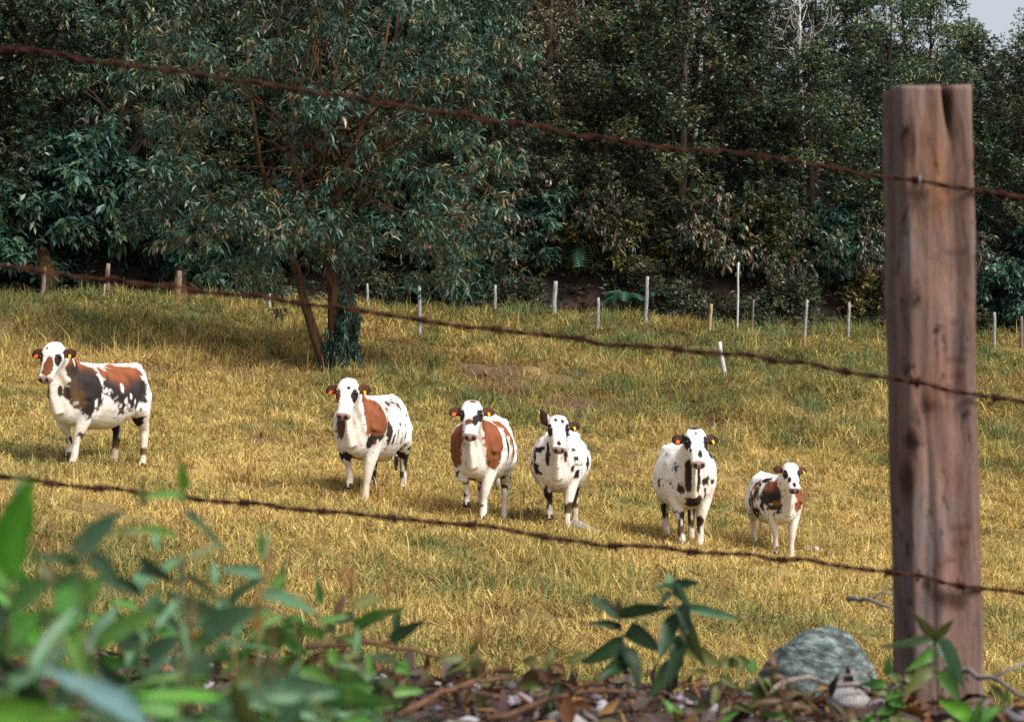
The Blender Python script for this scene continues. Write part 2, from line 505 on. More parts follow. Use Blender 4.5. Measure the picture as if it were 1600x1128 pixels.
# ------------------------------------------------------------------ trees
def leaf_cloud(tips, dirs, nl, L, wid, droop, pal, rs, spread=1.0):
    """Rosettes of nl leaves at each tip."""
    n = len(tips) * nl
    P = np.repeat(tips, nl, 0) + rs.normal(0, L * 0.18, (n, 3))
    az = rs.uniform(0, 2 * np.pi, n)
    el = rs.normal(0.15 - droop, 0.45, n)
    D = np.stack([np.cos(az) * np.cos(el), np.sin(az) * np.cos(el), np.sin(el)], 1) + np.repeat(dirs, nl, 0) * 0.35
    D /= np.linalg.norm(D, axis=1)[:, None]
    D2 = D.copy(); D2[:, 2] -= droop * 0.9; D2 /= np.linalg.norm(D2, axis=1)[:, None]
    S = np.cross(D, rs.normal(0, 1, (n, 3)) * 0.55 + np.array([0, 0, 1.0])); S /= np.linalg.norm(S, axis=1)[:, None] + 1e-9
    ll = L * rs.uniform(0.6, 1.3, n); ww = wid * rs.uniform(0.7, 1.25, n)
    mid = P + D * (ll * 0.5)[:, None]
    tip = mid + D2 * (ll * 0.5)[:, None]
    V = np.stack([P, mid - S * (ww / 2)[:, None], mid + S * (ww / 2)[:, None], tip], 1).reshape(-1, 3)
    b = np.arange(n)[:, None] * 4
    T = np.concatenate([b + np.array([0, 2, 1]), b + np.array([1, 2, 3])], 0)
    pal = np.array(pal)
    ct = rs.integers(0, len(pal), len(tips))
    ci = np.where(rs.random(n) < 0.7, np.repeat(ct, nl), rs.integers(0, len(pal), n))
    C = pal[ci] * rs.uniform(0.7, 1.3, n)[:, None]
    return V, T, np.repeat(C, 4, 0)


def crown_mesh(name, centres, rad, ntip, nl, L, wid, droop, pal, seed, flat=0.7):
    rs = np.random.default_rng(seed)
    k = len(centres)
    off = rs.normal(0, 1, (k * ntip, 3)); off /= np.linalg.norm(off, axis=1)[:, None]
    off *= (rs.random(k * ntip) ** 0.45)[:, None]
    dirs = off.copy()
    r = np.repeat(rad * rs.uniform(0.65, 1.3, k), ntip)
    off = off * r[:, None]; off[:, 2] *= flat
    tips = np.repeat(centres, ntip, 0) + off
    V, T, C = leaf_cloud(tips, dirs, nl, L, wid, droop, pal, rs)
    # patchy tone: whole boughs differ in hue as they do on real trees
    tone = np.repeat(np.repeat(rs.uniform(0.6, 1.85, k), ntip), nl * 4)
    return tri_mesh(name, V, T, C * tone[:, None])


def limb(mb, a, b, r0, r1, rs, wob=0.12, n=6):
    a = Vector(a); b = Vector(b); L = (b - a).length
    pts = []; rad = []
    for i in range(n + 1):
        t = i / n
        p = a.lerp(b, t)
        if 0 < i < n:
            p += Vector(rs.normal(0, wob * L / n, 3))
        p.z += math.sin(t * math.pi) * L * 0.06
        pts.append(p); rad.append(r0 + (r1 - r0) * t)
    mb.tube(pts, rad, 7)
    return pts


def tree_kind(seed, H, rx, zlo, ncl, crad, ntip, nl, L, wid, droop, pal, flat=0.7, r0=0.16, top_taper=0.6):
    rs = np.random.default_rng(seed)
    cen = []
    while len(cen) < ncl:
        t = rs.random() ** 0.85
        z = zlo + (H - zlo) * t
        prof = math.sin(math.pi * min(1, 0.26 + 0.74 * t)) ** top_taper
        a = rs.uniform(0, 2 * math.pi); q = rs.random() ** 0.4
        c = np.array([math.cos(a) * rx * prof * q, math.sin(a) * rx * prof * q, z])
        if all(np.linalg.norm(c - o) > crad * 0.55 for o in cen[-60:]):
            cen.append(c)
        elif rs.random() < 0.2:
            cen.append(c)
    cen = np.array(cen)
    crown = crown_mesh('crown', cen, crad, ntip, nl, L, wid, droop, pal, seed + 1, flat)
    mb = MB()
    lean = rs.normal(0, 0.03 * H, 2)
    tp = [(0, 0, -0.4), (0.02, 0, H * 0.2), (lean[0] * .4, lean[1] * .4, H * 0.45), (lean[0] * .8, lean[1] * .8, H * 0.7), (lean[0], lean[1], H * 0.93)]
    mb.tube(tp, [r0 * 1.3, r0, r0 * 0.75, r0 * 0.45, r0 * 0.12], 9)
    for c in cen[rs.permutation(ncl)[:26]]:
        t = np.clip(c[2] / H - 0.18, 0.12, 0.85)
        a = Vector((lean[0] * t, lean[1] * t, H * t))
        limb(mb, a, c, r0 * 0.38 * (1 - 0.6 * t), 0.012, rs)
    trunk = mb.mesh('trunk')
    return trunk, crown


TEALS = [(0.026, 0.068, 0.046), (0.034, 0.08, 0.05), (0.022, 0.055, 0.04), (0.05, 0.08, 0.035), (0.10, 0.085, 0.04)]
OLIVES = [(0.034, 0.066, 0.038), (0.048, 0.076, 0.040), (0.028, 0.058, 0.038), (0.07, 0.082, 0.034), (0.034, 0.066, 0.045), (0.13, 0.10, 0.035)]
DARKS = [(0.02, 0.045, 0.03), (0.026, 0.055, 0.034), (0.034, 0.06, 0.03), (0.05, 0.055, 0.025)]
BROWNS = [(0.06, 0.058, 0.034), (0.08, 0.062, 0.042), (0.042, 0.06, 0.036), (0.13, 0.10, 0.045), (0.05, 0.045, 0.042)]
AIRY = [(0.035, 0.075, 0.045), (0.055, 0.085, 0.035), (0.09, 0.09, 0.025), (0.03, 0.06, 0.04)]

KINDS = {
    'long_leaved': tree_kind(101, 9.0, 2.9, -0.9, 105, 0.75, 22, 9, 0.26, 0.055, 0.55, TEALS, 0.8),
    'olive': tree_kind(202, 8.5, 2.7, -1.2, 120, 0.70, 26, 9, 0.16, 0.07, 0.25, OLIVES, 0.65),
    'dark': tree_kind(303, 9.5, 2.6, -1.2, 120, 0.75, 24, 9, 0.19, 0.075, 0.35, DARKS, 0.7),
    'brown': tree_kind(404, 7.5, 2.5, -1.0, 95, 0.70, 24, 8, 0.15, 0.05, 0.6, BROWNS, 1.0),
    'airy': tree_kind(505, 11.0, 2.6, 3.0, 60, 0.70, 20, 8, 0.19, 0.07, 0.35, AIRY, 0.6, 0.12),
}


def plant_tree(kind, px, d, scale, label, group='trees of the forest on the hillside', rz=None, cat='tree', name=None):
    tm, cm = KINDS[kind]
    x = (px - 800) / F * d
    z = gz(x, d)
    root = empty(name or 'forest_tree', (x, d, z), label, cat, group, random.uniform(0, 6.28) if rz is None else rz)
    root.scale = (scale * random.uniform(0.92, 1.1), scale * random.uniform(0.92, 1.1), scale)
    obj('trunk', tm, M_BARK, root)
    obj('crown', cm, M_LEAF, root)
    return root


# front row, each described; then the rows behind
front = [
    ('dark', -70, 62.0, 0.95, 'dark broad-leaved tree cut off by the left edge of the photo'),
    ('dark', 60, 61.8, 1.0, 'dark leafy tree above the black hollow at the far left of the forest edge'),
    ('long_leaved', 185, 61.5, 0.98, 'long-leaved tree rising behind the leftmost grey fence stubs'),
    ('olive', 300, 62.5, 1.0, 'small-leaved olive tree just left of the lone forked tree'),
    ('dark', 425, 63.5, 1.02, 'dark tree half hidden behind the lone forked tree'),
    ('long_leaved', 610, 62.8, 1.0, 'drooping long-leaved tree behind the right half of the lone tree'),
    ('long_leaved', 735, 62.0, 0.9, 'long-leaved tree behind the tall straight pale stake'),
    ('brown', 850, 62.8, 1.12, 'vine-hung brownish tree near the middle of the forest edge'),
    ('olive', 950, 61.6, 0.84, 'rounded olive tree with yellowish leaves above the fern bank'),
    ('olive', 1065, 61.8, 1.02, 'full olive-green tree directly behind the thin white pole'),
    ('dark', 1165, 63.0, 0.85, 'dark tree between two olive trees right of the thin white pole'),
    ('olive', 1270, 61.5, 0.80, 'bushy olive tree just left of the big wooden post'),
    ('dark', 1370, 62.6, 0.68, 'dark green tree whose foot is hidden by the big wooden post'),
    ('long_leaved', 1480, 63.0, 0.72, 'tree filling the gap behind the top of the big wooden post'),
    ('olive', 1590, 62.0, 0.82, 'yellow-tinged olive tree right of the big wooden post'),
    ('dark', 1690, 62.0, 0.85, 'dark tree cut off by the right edge of the photo'),
]
for k, px, d, s, lab in front:
    plant_tree(k, px, d, s, lab)
row2 = [('dark', -40, 69, 1.1, 'dark tree of the second line at the upper left corner'), ('brown', 90, 68, 1.2, 'dry brownish tree above the slim pale bare trunk\'s left side'),
        ('airy', 190, 70, 1.0, 'thin airy tree right of the slim pale bare trunk'), ('olive', 290, 68.5, 1.12, 'olive tree showing above the left wing of the lone tree'),
        ('long_leaved', 400, 69, 1.15, 'long-leaved tree rising over the top of the lone tree\'s left stem'), ('brown', 510, 68, 1.25, 'brownish tree straight behind the middle of the lone tree'),
        ('dark', 610, 69, 1.12, 'dark tree behind the right wing of the lone tree'), ('long_leaved', 700, 70, 1.1, 'tall long-leaved tree above the tall straight stake'),
        ('airy', 800, 68, 1.0, 'thin airy tree left of the vine-hung brownish tree'), ('brown', 880, 69, 1.25, 'brown tree topping the vine-hung tree at the middle of the photo'),
        ('olive', 985, 68, 1.1, 'olive tree left of the bare grey tree with spreading twigs'), ('long_leaved', 1085, 70, 0.95, 'long-leaved tree behind the bare grey tree'),
        ('brown', 1180, 68.5, 1.02, 'brownish tree between the two bare trees at upper right'), ('airy', 1275, 69, 0.85, 'airy tree beside the upright pale bare trunk, sky between its leaves'),
        ('airy', 1375, 68, 0.84, 'airy tree against the sky left of the big post\'s top'), ('airy', 1455, 70, 0.84, 'airy tree against the sky right above the big post'),
        ('olive', 1530, 69.5, 0.78, 'olive tree under the open sky gap at the upper right'), ('airy', 1625, 68, 0.72, 'airy tree at the upper right corner beyond the sky gap')]
for k, px, d, s, lab in row2:
    plant_tree(k, px, d, s, lab)
row3 = [('olive', 0, 78, 1.2), ('dark', 140, 77, 1.2), ('long_leaved', 270, 79, 1.2), ('brown', 380, 77, 1.3), ('dark', 500, 78, 1.2),
        ('olive', 620, 77, 1.25), ('dark', 740, 79, 1.2), ('dark', 840, 77, 1.15), ('olive', 950, 78, 1.2), ('dark', 1060, 77, 1.1),
        ('olive', 1160, 79, 0.85), ('dark', 1260, 77, 0.7), ('olive', 1440, 78, 0.62), ('dark', 1640, 77, 0.7), ('airy', 1330, 74, 0.82), ('airy', 1425, 75, 0.80), ('olive', 1505, 74, 0.80), ('dark', 1360, 76, 0.7)]
ROW3_AT = {0: 'the left edge of the photo', 140: 'the leftmost cow', 270: 'the second old post', 380: 'the left wing of the lone tree', 500: 'the lone tree\'s trunk', 620: 'the lone tree\'s right wing',
           740: 'the cow with chestnut neck sides', 840: 'the ragged-topped post', 950: 'the short pale post', 1060: 'the black-kneed white cow', 1160: 'the thin white pole', 1260: 'the flat-headed post',
           1440: 'the big wooden post, against the sky', 1640: 'the right edge of the photo', 1330: 'the pale post beside the big wooden post', 1425: 'the left half of the big wooden post', 1505: 'the right edge of the big wooden post', 1360: 'the gap left of the big wooden post'}
for k, px, d, s in row3:
    plant_tree(k, px, d, s, 'hill tree mostly hidden straight above ' + ROW3_AT[px])


# the lone forked tree in the pasture
def lone_tree():
    bx, bd = (508 - 800) / F * 46.5, 46.5
    bzv = gz(bx, bd)
    root = empty('forked_tree', (bx, bd, bzv), 'lone forked tree with drooping long leaves standing in the pasture before the forest', 'tree')
    rs = np.random.default_rng(77)

    def L(px, py, dy=0.0):
        p = W(px, py, bd + dy)
        return Vector((p.x - bx, p.y - bd, p.z - bzv))
    mb = MB()
    mb.tube([L(512, 600), L(508, 570), L(492, 525), (L(475, 470)), L(466, 430, .3), L(440, 360, .6), L(405, 250, .8), L(388, 120, 1), L(385, 0, 1)],
            [0.20, 0.14, 0.12, 0.11, 0.10, 0.08, 0.06, 0.04, 0.02], 10)
    mb.tube([L(516, 600, .1), L(518, 560, .1), L(521, 510, -.1), L(520, 455, -.2), L(512, 400, -.3), L(522, 320, -.5), L(552, 230, -.6), L(592, 130, -.6), L(610, 20, -.5)],
            [0.20, 0.15, 0.135, 0.125, 0.115, 0.09, 0.065, 0.045, 0.02], 10)
    mb.tube([L(515, 390, -.3), L(480, 320, -.8), L(455, 240, -1.1), L(470, 130, -1.2), L(490, 30, -1)], [0.08, 0.065, 0.05, 0.035, 0.015], 8)
    mb.tube([L(540, 260, -.5), L(620, 215, -.2), L(690, 180, .3), L(745, 120, .5)], [0.08, 0.06, 0.045, 0.02], 8)
    mb.tube([L(450, 380, .5), L(380, 330, .1), L(320, 300, -.3), L(270, 250, -.4)], [0.08, 0.06, 0.045, 0.02], 8)
    # clump centres through a wide crown whose skirt hangs low on both sides
    cen = []
    tries = 0
    while len(cen) < 185 and tries < 20000:
        tries += 1
        px = rs.uniform(215, 800); py = rs.uniform(-110, 480)
        ex = (px - 510) / 300
        if ex * ex > 1: continue
        low = 465 - 100 * abs(ex) ** 1.5 if ex < 0 else 480 - 60 * ex
        if abs(px - 500) < 40 and py > 400: continue
        if py > low or py < -110 + 190 * ex * ex: continue
        depth = 2.6 * math.sqrt(max(0, 1 - ex * ex)) * rs.choice([-1, 1]) * rs.random() ** 0.5
        p = np.array(L(px, py, depth))
        if rs.random() < 0.12 or all(np.linalg.norm(p - q) > 0.42 for q in cen):
            cen.append(p)
    cen = np.array(cen)
    pal = [(0.03, 0.078, 0.055), (0.042, 0.095, 0.065), (0.024, 0.06, 0.045), (0.055, 0.09, 0.05), (0.15, 0.12, 0.055)]
    for c in cen[::4]:
        a = L(505 + rs.uniform(-60, 60), 300 + rs.uniform(-120, 60))
        limb(mb, a, c, 0.035, 0.01, rs)
    obj('trunk', mb.mesh('trunk'), M_BROWNBARK, root)
    obj('crown', crown_mesh('crown', cen, 0.62, 17, 10, 0.25, 0.052, 0.6, pal, 78, 0.75), M_LEAF, root)


lone_tree()


# bare trees with pale stems showing in the canopy
def bare_tree(px, d, py_top, lean, label, seed):
    rs = np.random.default_rng(seed)
    x = (px - 800) / F * d; z0 = gz(x, d)
    top = W(px + lean, py_top, d)
    H = top.z - z0
    root = empty('bare_tree', (x, d, z0), label, 'tree', 'bare pale trees in the forest')
    mb = MB(); tp = Vector((top.x - x, 0, H))
    mb.tube([(0, 0, -0.3), tp * 0.35 + Vector((0.1, 0, 0)), tp * 0.7, tp], [0.11, 0.09, 0.07, 0.035], 8)
    trunk = obj('trunk', mb.mesh('trunk'), M_PALEBARK, root)
    bb = MB()
    for i in range(16):
        t = rs.uniform(0.5, 0.98); a = rs.uniform(0, 6.28); Lb = rs.uniform(0.7, 2.0)
        s = tp * t; e = s + Vector((math.cos(a) * Lb * .7, math.sin(a) * Lb * .7, Lb * .8))
        pts = limb(bb, s, e, 0.03, 0.008, rs, 0.2)
        for _ in range(3):
            q = pts[rs.integers(2, 6)]
            limb(bb, q, q + Vector(rs.normal(0, .35, 3)) + Vector((0, 0, .4)), 0.014, 0.005, rs, 0.2, 4)
    obj('branches', bb.mesh('branches'), M_PALEBARK, root)


bare_tree(128, 66.0, -30, 14, 'slim pale bare trunk leaning at the upper left of the forest', 5)
bare_tree(1075, 66.5, -20, 30, 'bare grey tree with spreading twigs above the middle of the forest', 6)
bare_tree(1252, 66.0, 0, -3, 'upright pale bare trunk near the sky gap at the upper right', 8)


# shrubs along the forest edge
def shrub_kind(seed, rx, H, ncl, crad, ntip, nl, L, wid, droop, pal):
    rs = np.random.default_rng(seed)
    cen = []
    for _ in range(ncl):
        a = rs.uniform(0, 6.28); q = rs.random() ** 0.5; t = rs.random()
        w = rx * (1 - 0.5 * t * t)
        cen.append((math.cos(a) * w * q, math.sin(a) * w * q, 0.1 + H * t * (1 - 0.25 * q)))
    cen = np.array(cen)
    mb = MB()
    for c in cen[:14]:
        limb(mb, (0, 0, -0.1), c, 0.03, 0.008, rs, 0.15)
    return mb.mesh('stem'), crown_mesh('leaves', cen, crad, ntip, nl, L, wid, droop, pal, seed + 3, 0.8)


SHRUBS = {
    'bigleaf': shrub_kind(611, 1.4, 2.4, 40, 0.45, 17, 9, 0.27, 0.085, 0.6, [(0.025, 0.065, 0.045), (0.035, 0.08, 0.055), (0.02, 0.05, 0.036), (0.05, 0.08, 0.036)]),
    'brushy': shrub_kind(622, 1.2, 1.5, 30, 0.42, 18, 8, 0.15, 0.045, 0.3, OLIVES + BROWNS),
    'brown': shrub_kind(644, 1.3, 1.9, 36, 0.45, 18, 8, 0.17, 0.05, 0.9, BROWNS + DARKS[:2] + [(0.12, 0.06, 0.035)]),
    'yellow': shrub_kind(633, 1.0, 1.7, 26, 0.38, 18, 8, 0.15, 0.06, 0.3, [(0.08, 0.10, 0.03), (0.12, 0.12, 0.035), (0.06, 0.085, 0.03), (0.18, 0.13, 0.04)]),
}


def shrub(kind, px, d, s, label):
    x = (px - 800) / F * d
    sm, lm = SHRUBS[kind]
    root = empty('shrub', (x, d, gz(x, d)), label, 'shrub', 'shrubs along the forest edge', random.uniform(0, 6.28))
    root.scale = (s, s, s)
    obj('stem', sm, M_BARK, root); obj('leaves', lm, M_LEAF, root)


for a in [('bigleaf', -10, 59.6, 1.5, 'large-leaved bush overhanging the grass at the far left forest edge'),
          ('bigleaf', 115, 61.0, 1.7, 'large-leaved bush behind the two leftmost old posts'),
          ('bigleaf', 235, 60.5, 1.5, 'large-leaved bush over the dark hollow left of the lone tree'),
          ('bigleaf', 345, 60.0, 1.2, 'low large-leaved bush touching the lone tree from the left'),
          ('brushy', 420, 58.8, 0.7, 'low brushy shrub between lone tree and small bluish stub'),
          ('brushy', 600, 59.8, 0.8, 'brushy shrub just right of the forked trunk at the forest edge'),
          ('bigleaf', 700, 60.0, 0.95, 'leafy bush between the tall straight stake and the next post'),
          ('brushy', 812, 59.8, 0.8, 'brown-green brush behind the gap between two grey posts'),
          ('yellow', 880, 60.8, 1.2, 'yellowish bush above the post with the ragged top'),
          ('brushy', 1055, 59.6, 0.9, 'dry brushy shrub left of the thin white pole'),
          ('yellow', 1000, 61.0, 1.2, 'yellow-flecked bush behind the fern bank'),
          ('brushy', 1165, 59.8, 0.75, 'dry brush at the foot of the forest right of the thin white pole'),
          ('brushy', 1235, 60.0, 0.9, 'reddish brush behind the post with the flat head'),
          ('yellow', 1350, 60.2, 0.9, 'light green bush beside the big wooden post'),
          ('bigleaf', 1575, 60.0, 0.9, 'leafy bush at the forest edge right of the big wooden post'),
          ('brushy', 1520, 59.5, 0.7, 'low brush behind the small stubs right of the big post'),
          ('brown', 930, 61.2, 1.3, 'trailing brownish bush hanging over the bank above the short pale post'),
          ('brown', 1110, 61.0, 1.35, 'trailing brown bush above the leaning tan post'),
          ('brushy', 1065, 61.6, 1.5, 'dense bush on the bank just left of the top of the white pole'),
          ('yellow', 1185, 61.4, 1.4, 'yellow-green bush on the bank right of the top of the white pole'),
          ('bigleaf', 1300, 61.3, 1.0, 'dark leafy bush on the bank above the pale leaning post'),
          ('brown', 1255, 60.9, 1.2, 'reddish trailing bush just above the flat-headed post'),
          ('brown', 1370, 61.0, 1.3, 'trailing bush partly hidden by the big wooden post'),
          ('bigleaf', 840, 61.0, 1.1, 'dark leafy bush above and left of the ragged-topped post'),
          ('brown', 765, 61.0, 1.2, 'brown trailing bush above the plain grey post'),
          ('bigleaf', 660, 61.2, 1.2, 'dark leafy bush high behind the tall straight stake'),
          ('brushy', 570, 60.6, 1.2, 'dark bush behind the thin grey post beside the forked trunk'),
          ('bigleaf', 470, 60.6, 1.2, 'dark bush glimpsed between the two stems of the lone tree'),
          ('bigleaf', 1640, 60.8, 1.2, 'dark bush cut off by the right edge of the photo'),
          ('brown', 1500, 61.0, 1.2, 'brown bush seen just right of the big wooden post'),
          ('brushy', 1000, 60.4, 0.8, 'low purplish brush between two grey posts under the ferns'),
          ('brushy', 715, 60.2, 0.7, 'low brush left of the plain grey post')]:
    shrub(*a)


# dark leafy bush at the foot of the lone tree
x0 = (540 - 800) / F * 46.6
rt = empty('tree_foot_bush', (x0, 46.4, gz(x0, 46.4)), 'small dark bush at the foot of the lone forked tree', 'bush')
rt.scale = (0.30, 0.30, 0.95)
obj('stem', SHRUBS['bigleaf'][0], M_BARK, rt); obj('leaves', SHRUBS['bigleaf'][1], M_LEAF, rt)


# ferns
def frond_mesh():
    V = []; T = []; C = []
    L = 1.0; n = 15
    rs = np.random.default_rng(9)
    def rib(t): return np.array([t * L * (1 - 0.22 * t), 0, 0.62 * t * L - 0.72 * t * t * L])
    for i in range(n):
        t = 0.12 + 0.88 * i / n
        p = rib(t); q = rib(min(1, t + 0.06))
        ln = 0.30 * math.sin(math.pi * (0.12 + 0.86 * (1 - t))) ** 0.7 * L
        for s in (-1, 1):
            e = p + np.array([0.10 * L, s * ln, -0.06 * L + rs.normal(0, .01)])
            b = len(V)
            V += [p, q, e, p * 0.45 + e * 0.55 + np.array([0.035, 0, 0.01])]
            T += [(b, b + 1, b + 3), (b, b + 3, b + 2)] if s > 0 else [(b, b + 3, b + 1), (b, b + 2, b + 3)]
            c = np.array([0.03, 0.085, 0.055]) * rs.uniform(0.8, 1.3)
            C += [c] * 4
    for i in range(n):
        t = i / n; p = rib(t); q = rib((i + 1) / n); b = len(V)
        w = 0.012
        V += [p + [0, w, 0], p - [0, w, 0], q + [0, w, 0], q - [0, w, 0]]
        T += [(b, b + 1, b + 3), (b, b + 3, b + 2)]; C += [np.array([0.09, 0.09, 0.03])] * 4
    return tri_mesh('frond', np.array(V), np.array(T), np.array(C))


FROND = frond_mesh()


def fern(px, py, d, size, nf, label, hill=False):
    d = 59.0
    for k in range(80):
        p = W(px, py, d)
        z = gz(p.x, p.y)
        if p.z - z < 1.7 or d > 63: break
        d += 0.1
    x, y = p.x, p.y
    root = empty('fern', (x, y, z), label, 'fern', 'ferns at the forest edge', random.uniform(0, 6.28))
    h = min(max(p.z - z, 0.05), 0.8)
    mb = MB(); mb.tube([(0, 0, -0.1), (0.03, 0.02, h * 0.5), (0, 0, h)], [0.07, 0.06, 0.05], 7)
    obj('stem', mb.mesh('stem'), M_BARK, root)
    for k in range(nf):
        o = obj('frond', FROND, M_FERN, root, (0, 0, h))
        s = size * random.uniform(0.75, 1.15)
        o.scale = (s, s, s)
        o.rotation_euler = (random.uniform(-.25, .25), random.uniform(-0.15, 0.75), k * 2 * math.pi / nf + random.uniform(-.25, .25))


for a in [(905, 345, 60.3, 1.5, 10, 'tall fern with big hanging fronds near the middle of the forest edge'),
          (975, 425, 59.2, 1.05, 9, 'broad fern arching over the bank behind the post with the ragged top'),
          (790, 335, 60.6, 1.2, 9, 'fern high on the bank left of the vine-hung brownish tree'),
          (705, 420, 59.5, 1.1, 9, 'fern left of the middle grey post'),
          (1020, 450, 58.9, 0.7, 8, 'small fern wrapped round the post beside the ragged brush'),
          (1160, 300, 60.8, 1.3, 9, 'fern hanging in shade right of the thin white pole'),
          (1335, 345, 60.5, 1.3, 9, 'pale fern beside the left edge of the big wooden post'),
          (640, 440, 59.2, 0.9, 8, 'fern behind the tall straight pale stake'),
          (130, 200, 61.0, 1.9, 11, 'large tree fern with level fronds at the upper left'),
          (290, 350, 60.0, 1.3, 9, 'fern drooping over the black hollow left of the lone tree'),
          (45, 320, 60.4, 1.4, 9, 'fern at the far left above the black hollow'),
          (1560, 425, 59.6, 0.9, 8, 'fern right of the big wooden post')]:
    fern(*a)


# forest undergrowth on the slope
def undergrowth():
    rs = np.random.default_rng(91)
    n = 11000
    d = 58.8 + 26 * rs.random(n) ** 2.0
    x = (rs.random(n) * 2 - 1) * (0.262 * d * 1.15)
    z = ground(x, d)
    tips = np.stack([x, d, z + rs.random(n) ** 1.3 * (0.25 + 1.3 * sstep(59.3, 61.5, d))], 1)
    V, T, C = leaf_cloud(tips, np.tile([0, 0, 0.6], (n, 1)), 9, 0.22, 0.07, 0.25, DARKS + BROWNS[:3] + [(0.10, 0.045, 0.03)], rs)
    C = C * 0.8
    me = tri_mesh('undergrowth', V, T, C)
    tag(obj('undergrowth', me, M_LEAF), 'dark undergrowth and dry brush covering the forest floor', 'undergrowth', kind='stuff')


undergrowth()


# ------------------------------------------------------------------ old fence posts along the forest edge
def old_post(px, ytop, ybot, d, wpx, lean, mat, label, cat='post'):
    p = W(px, ybot, d)
    x, y = p.x, p.y; z = gz(x, y)
    h = (ybot - ytop) / F * d + max(0, p.z - z)
    r = wpx * 0.85 / F * d / 2
    mb = MB()
    lx = lean / F * d
    rs = np.random.default_rng(int(px))
    n = 7
    pts = [(lx * t + rs.normal(0, r * .12), rs.normal(0, r * .12), -0.25 + (h + 0.25) * t) for t in np.linspace(0, 1, n)]
    mb.tube(pts, [r * 1.08, r * 1.05, r, r * 1.04, r * .97, r * .93, r * .8], 9)
    o = obj('old_post', mb.mesh('old_post'), mat, None, (x, y, z))
    tag(o, label, cat, 'old posts along the forest edge')


for a in [(66, 418, 462, 58.2, 9, 3, M_DARKWOOD, 'short dark old post nearest the left edge of the photo'),
          (168, 442, 492, 57.0, 9, 1, M_DARKWOOD, 'dark brown old post, second from the left'),
          (160, 470, 495, 56.5, 4, 4, M_TANWOOD, 'thin splintered stick leaning on the second old post'),
          (278, 440, 490, 57.0, 11, 2, M_DARKWOOD, 'shadowed post under the low branches left of the lone tree'),
          (421, 476, 500, 56.0, 7, 0, M_GREYWOOD, 'short bluish grey stub left of the lone forked tree'),
          (574, 452, 494, 57.0, 5, 0, M_GREYWOOD, 'thin grey post just right of the forked trunk'),
          (656, 447, 518, 53.5, 7, -1, M_GREYWOOD, 'tall straight pale stake standing before the line of posts'),
          (773, 450, 495, 57.0, 6, 1, M_GREYWOOD, 'plain grey post between the tall stake and the ragged-topped post'),
          (864, 444, 497, 57.0, 9, 4, M_GREYWOOD, 'grey post with a ragged pale top, thickest of the far line'),
          (934, 465, 512, 55.0, 6, 1, M_GREYWOOD, 'short pale post just right of the ragged-topped post'),
          (1008, 432, 503, 57.0, 7, 4, M_GREYWOOD, 'grey post half wrapped in fern fronds'),
          (1107, 475, 508, 55.5, 6, 5, M_TANWOOD, 'short tan post leaning right, left of the thin white pole'),
          (1152, 410, 502, 57.2, 4, 2, M_PALESTONE, 'tall thin white pole against the dark forest'),
          (1173, 468, 508, 56.5, 4, 5, M_DARKWOOD, 'thin dark stick just right of the white pole'),
          (1256, 468, 510, 56.0, 6, 5, M_GREYWOOD, 'pale leaning post with a flat head left of the big wooden post'),
          (1324, 473, 512, 56.0, 6, 3, M_GREYWOOD, 'pale post closest to the left side of the big wooden post'),
          (1553, 488, 520, 56.0, 6, 1, M_GREYWOOD, 'short grey stub right of the big wooden post'),
          (1596, 494, 518, 56.0, 6, 0, M_DARKWOOD, 'dark stub at the right edge of the photo'),
          (1137, 534, 586, 48.0, 9, -13, M_PALESTONE, 'white broken stake tilted left in the open pasture')]:
    old_post(*a)


# ------------------------------------------------------------------ stones, log in the pasture
def rock_mesh(name, seed, sub=3, amp=0.25, freq=1.7):
    import bmesh
    bm = bmesh.new()
    bmesh.ops.create_icosphere(bm, subdivisions=sub, radius=1)
    P = np.array([v.co[:] for v in bm.verts])
    d = 1 + (vnoise(P * freq + 7, seed) - 0.5) * 2 * amp + (vnoise(P * freq * 3 + 3, seed + 1) - 0.5) * amp * 0.7 + (vnoise(P * freq * 8, seed + 2) - 0.5) * amp * 0.25
    for v, k in zip(bm.verts, d): v.co *= k
    me = bpy.data.meshes.new(name); bm.to_mesh(me); bm.free()
    me.polygons.foreach_set('use_smooth', np.ones(len(me.polygons), bool))
    return me


def field_log():
    a = W(886, 812, 26.4); b = W(956, 828, 26.1)
    mb = MB()
    rs = np.random.default_rng(4)
    za, zb = gz(a.x, a.y), gz(b.x, b.y)
    A = Vector((a.x, a.y, za + 0.07)); B = Vector((b.x, b.y, zb + 0.02))
    pts = [A.lerp(B, t) + Vector((0, 0, rs.normal(0, .008))) for t in np.linspace(0, 1, 9)]
    mb.tube([p - A for p in pts], [0.06, 0.09, 0.095, 0.085, 0.085, 0.075, 0.07, 0.05, 0.025], 10)
    o = obj('fallen_log', mb.mesh('fallen_log'), M_GREYWOOD, None, A)
    tag(o, 'bleached grey log lying in the grass beside the white cow\'s hooves', 'log')


field_log()
for (px, py, d, s, lab) in [(1265, 823, 27.2, 0.10, 'small whitish stone in the grass right of the smallest cow')]:
    p = W(px, py, d); o = obj('pasture_stone', rock_mesh('pasture_stone', 31, 2), M_PALESTONE, None, (p.x, p.y, gz(p.x, p.y) + 0.04))
    o.scale = (s * 1.3, s, s * 0.6); tag(o, lab, 'stone')


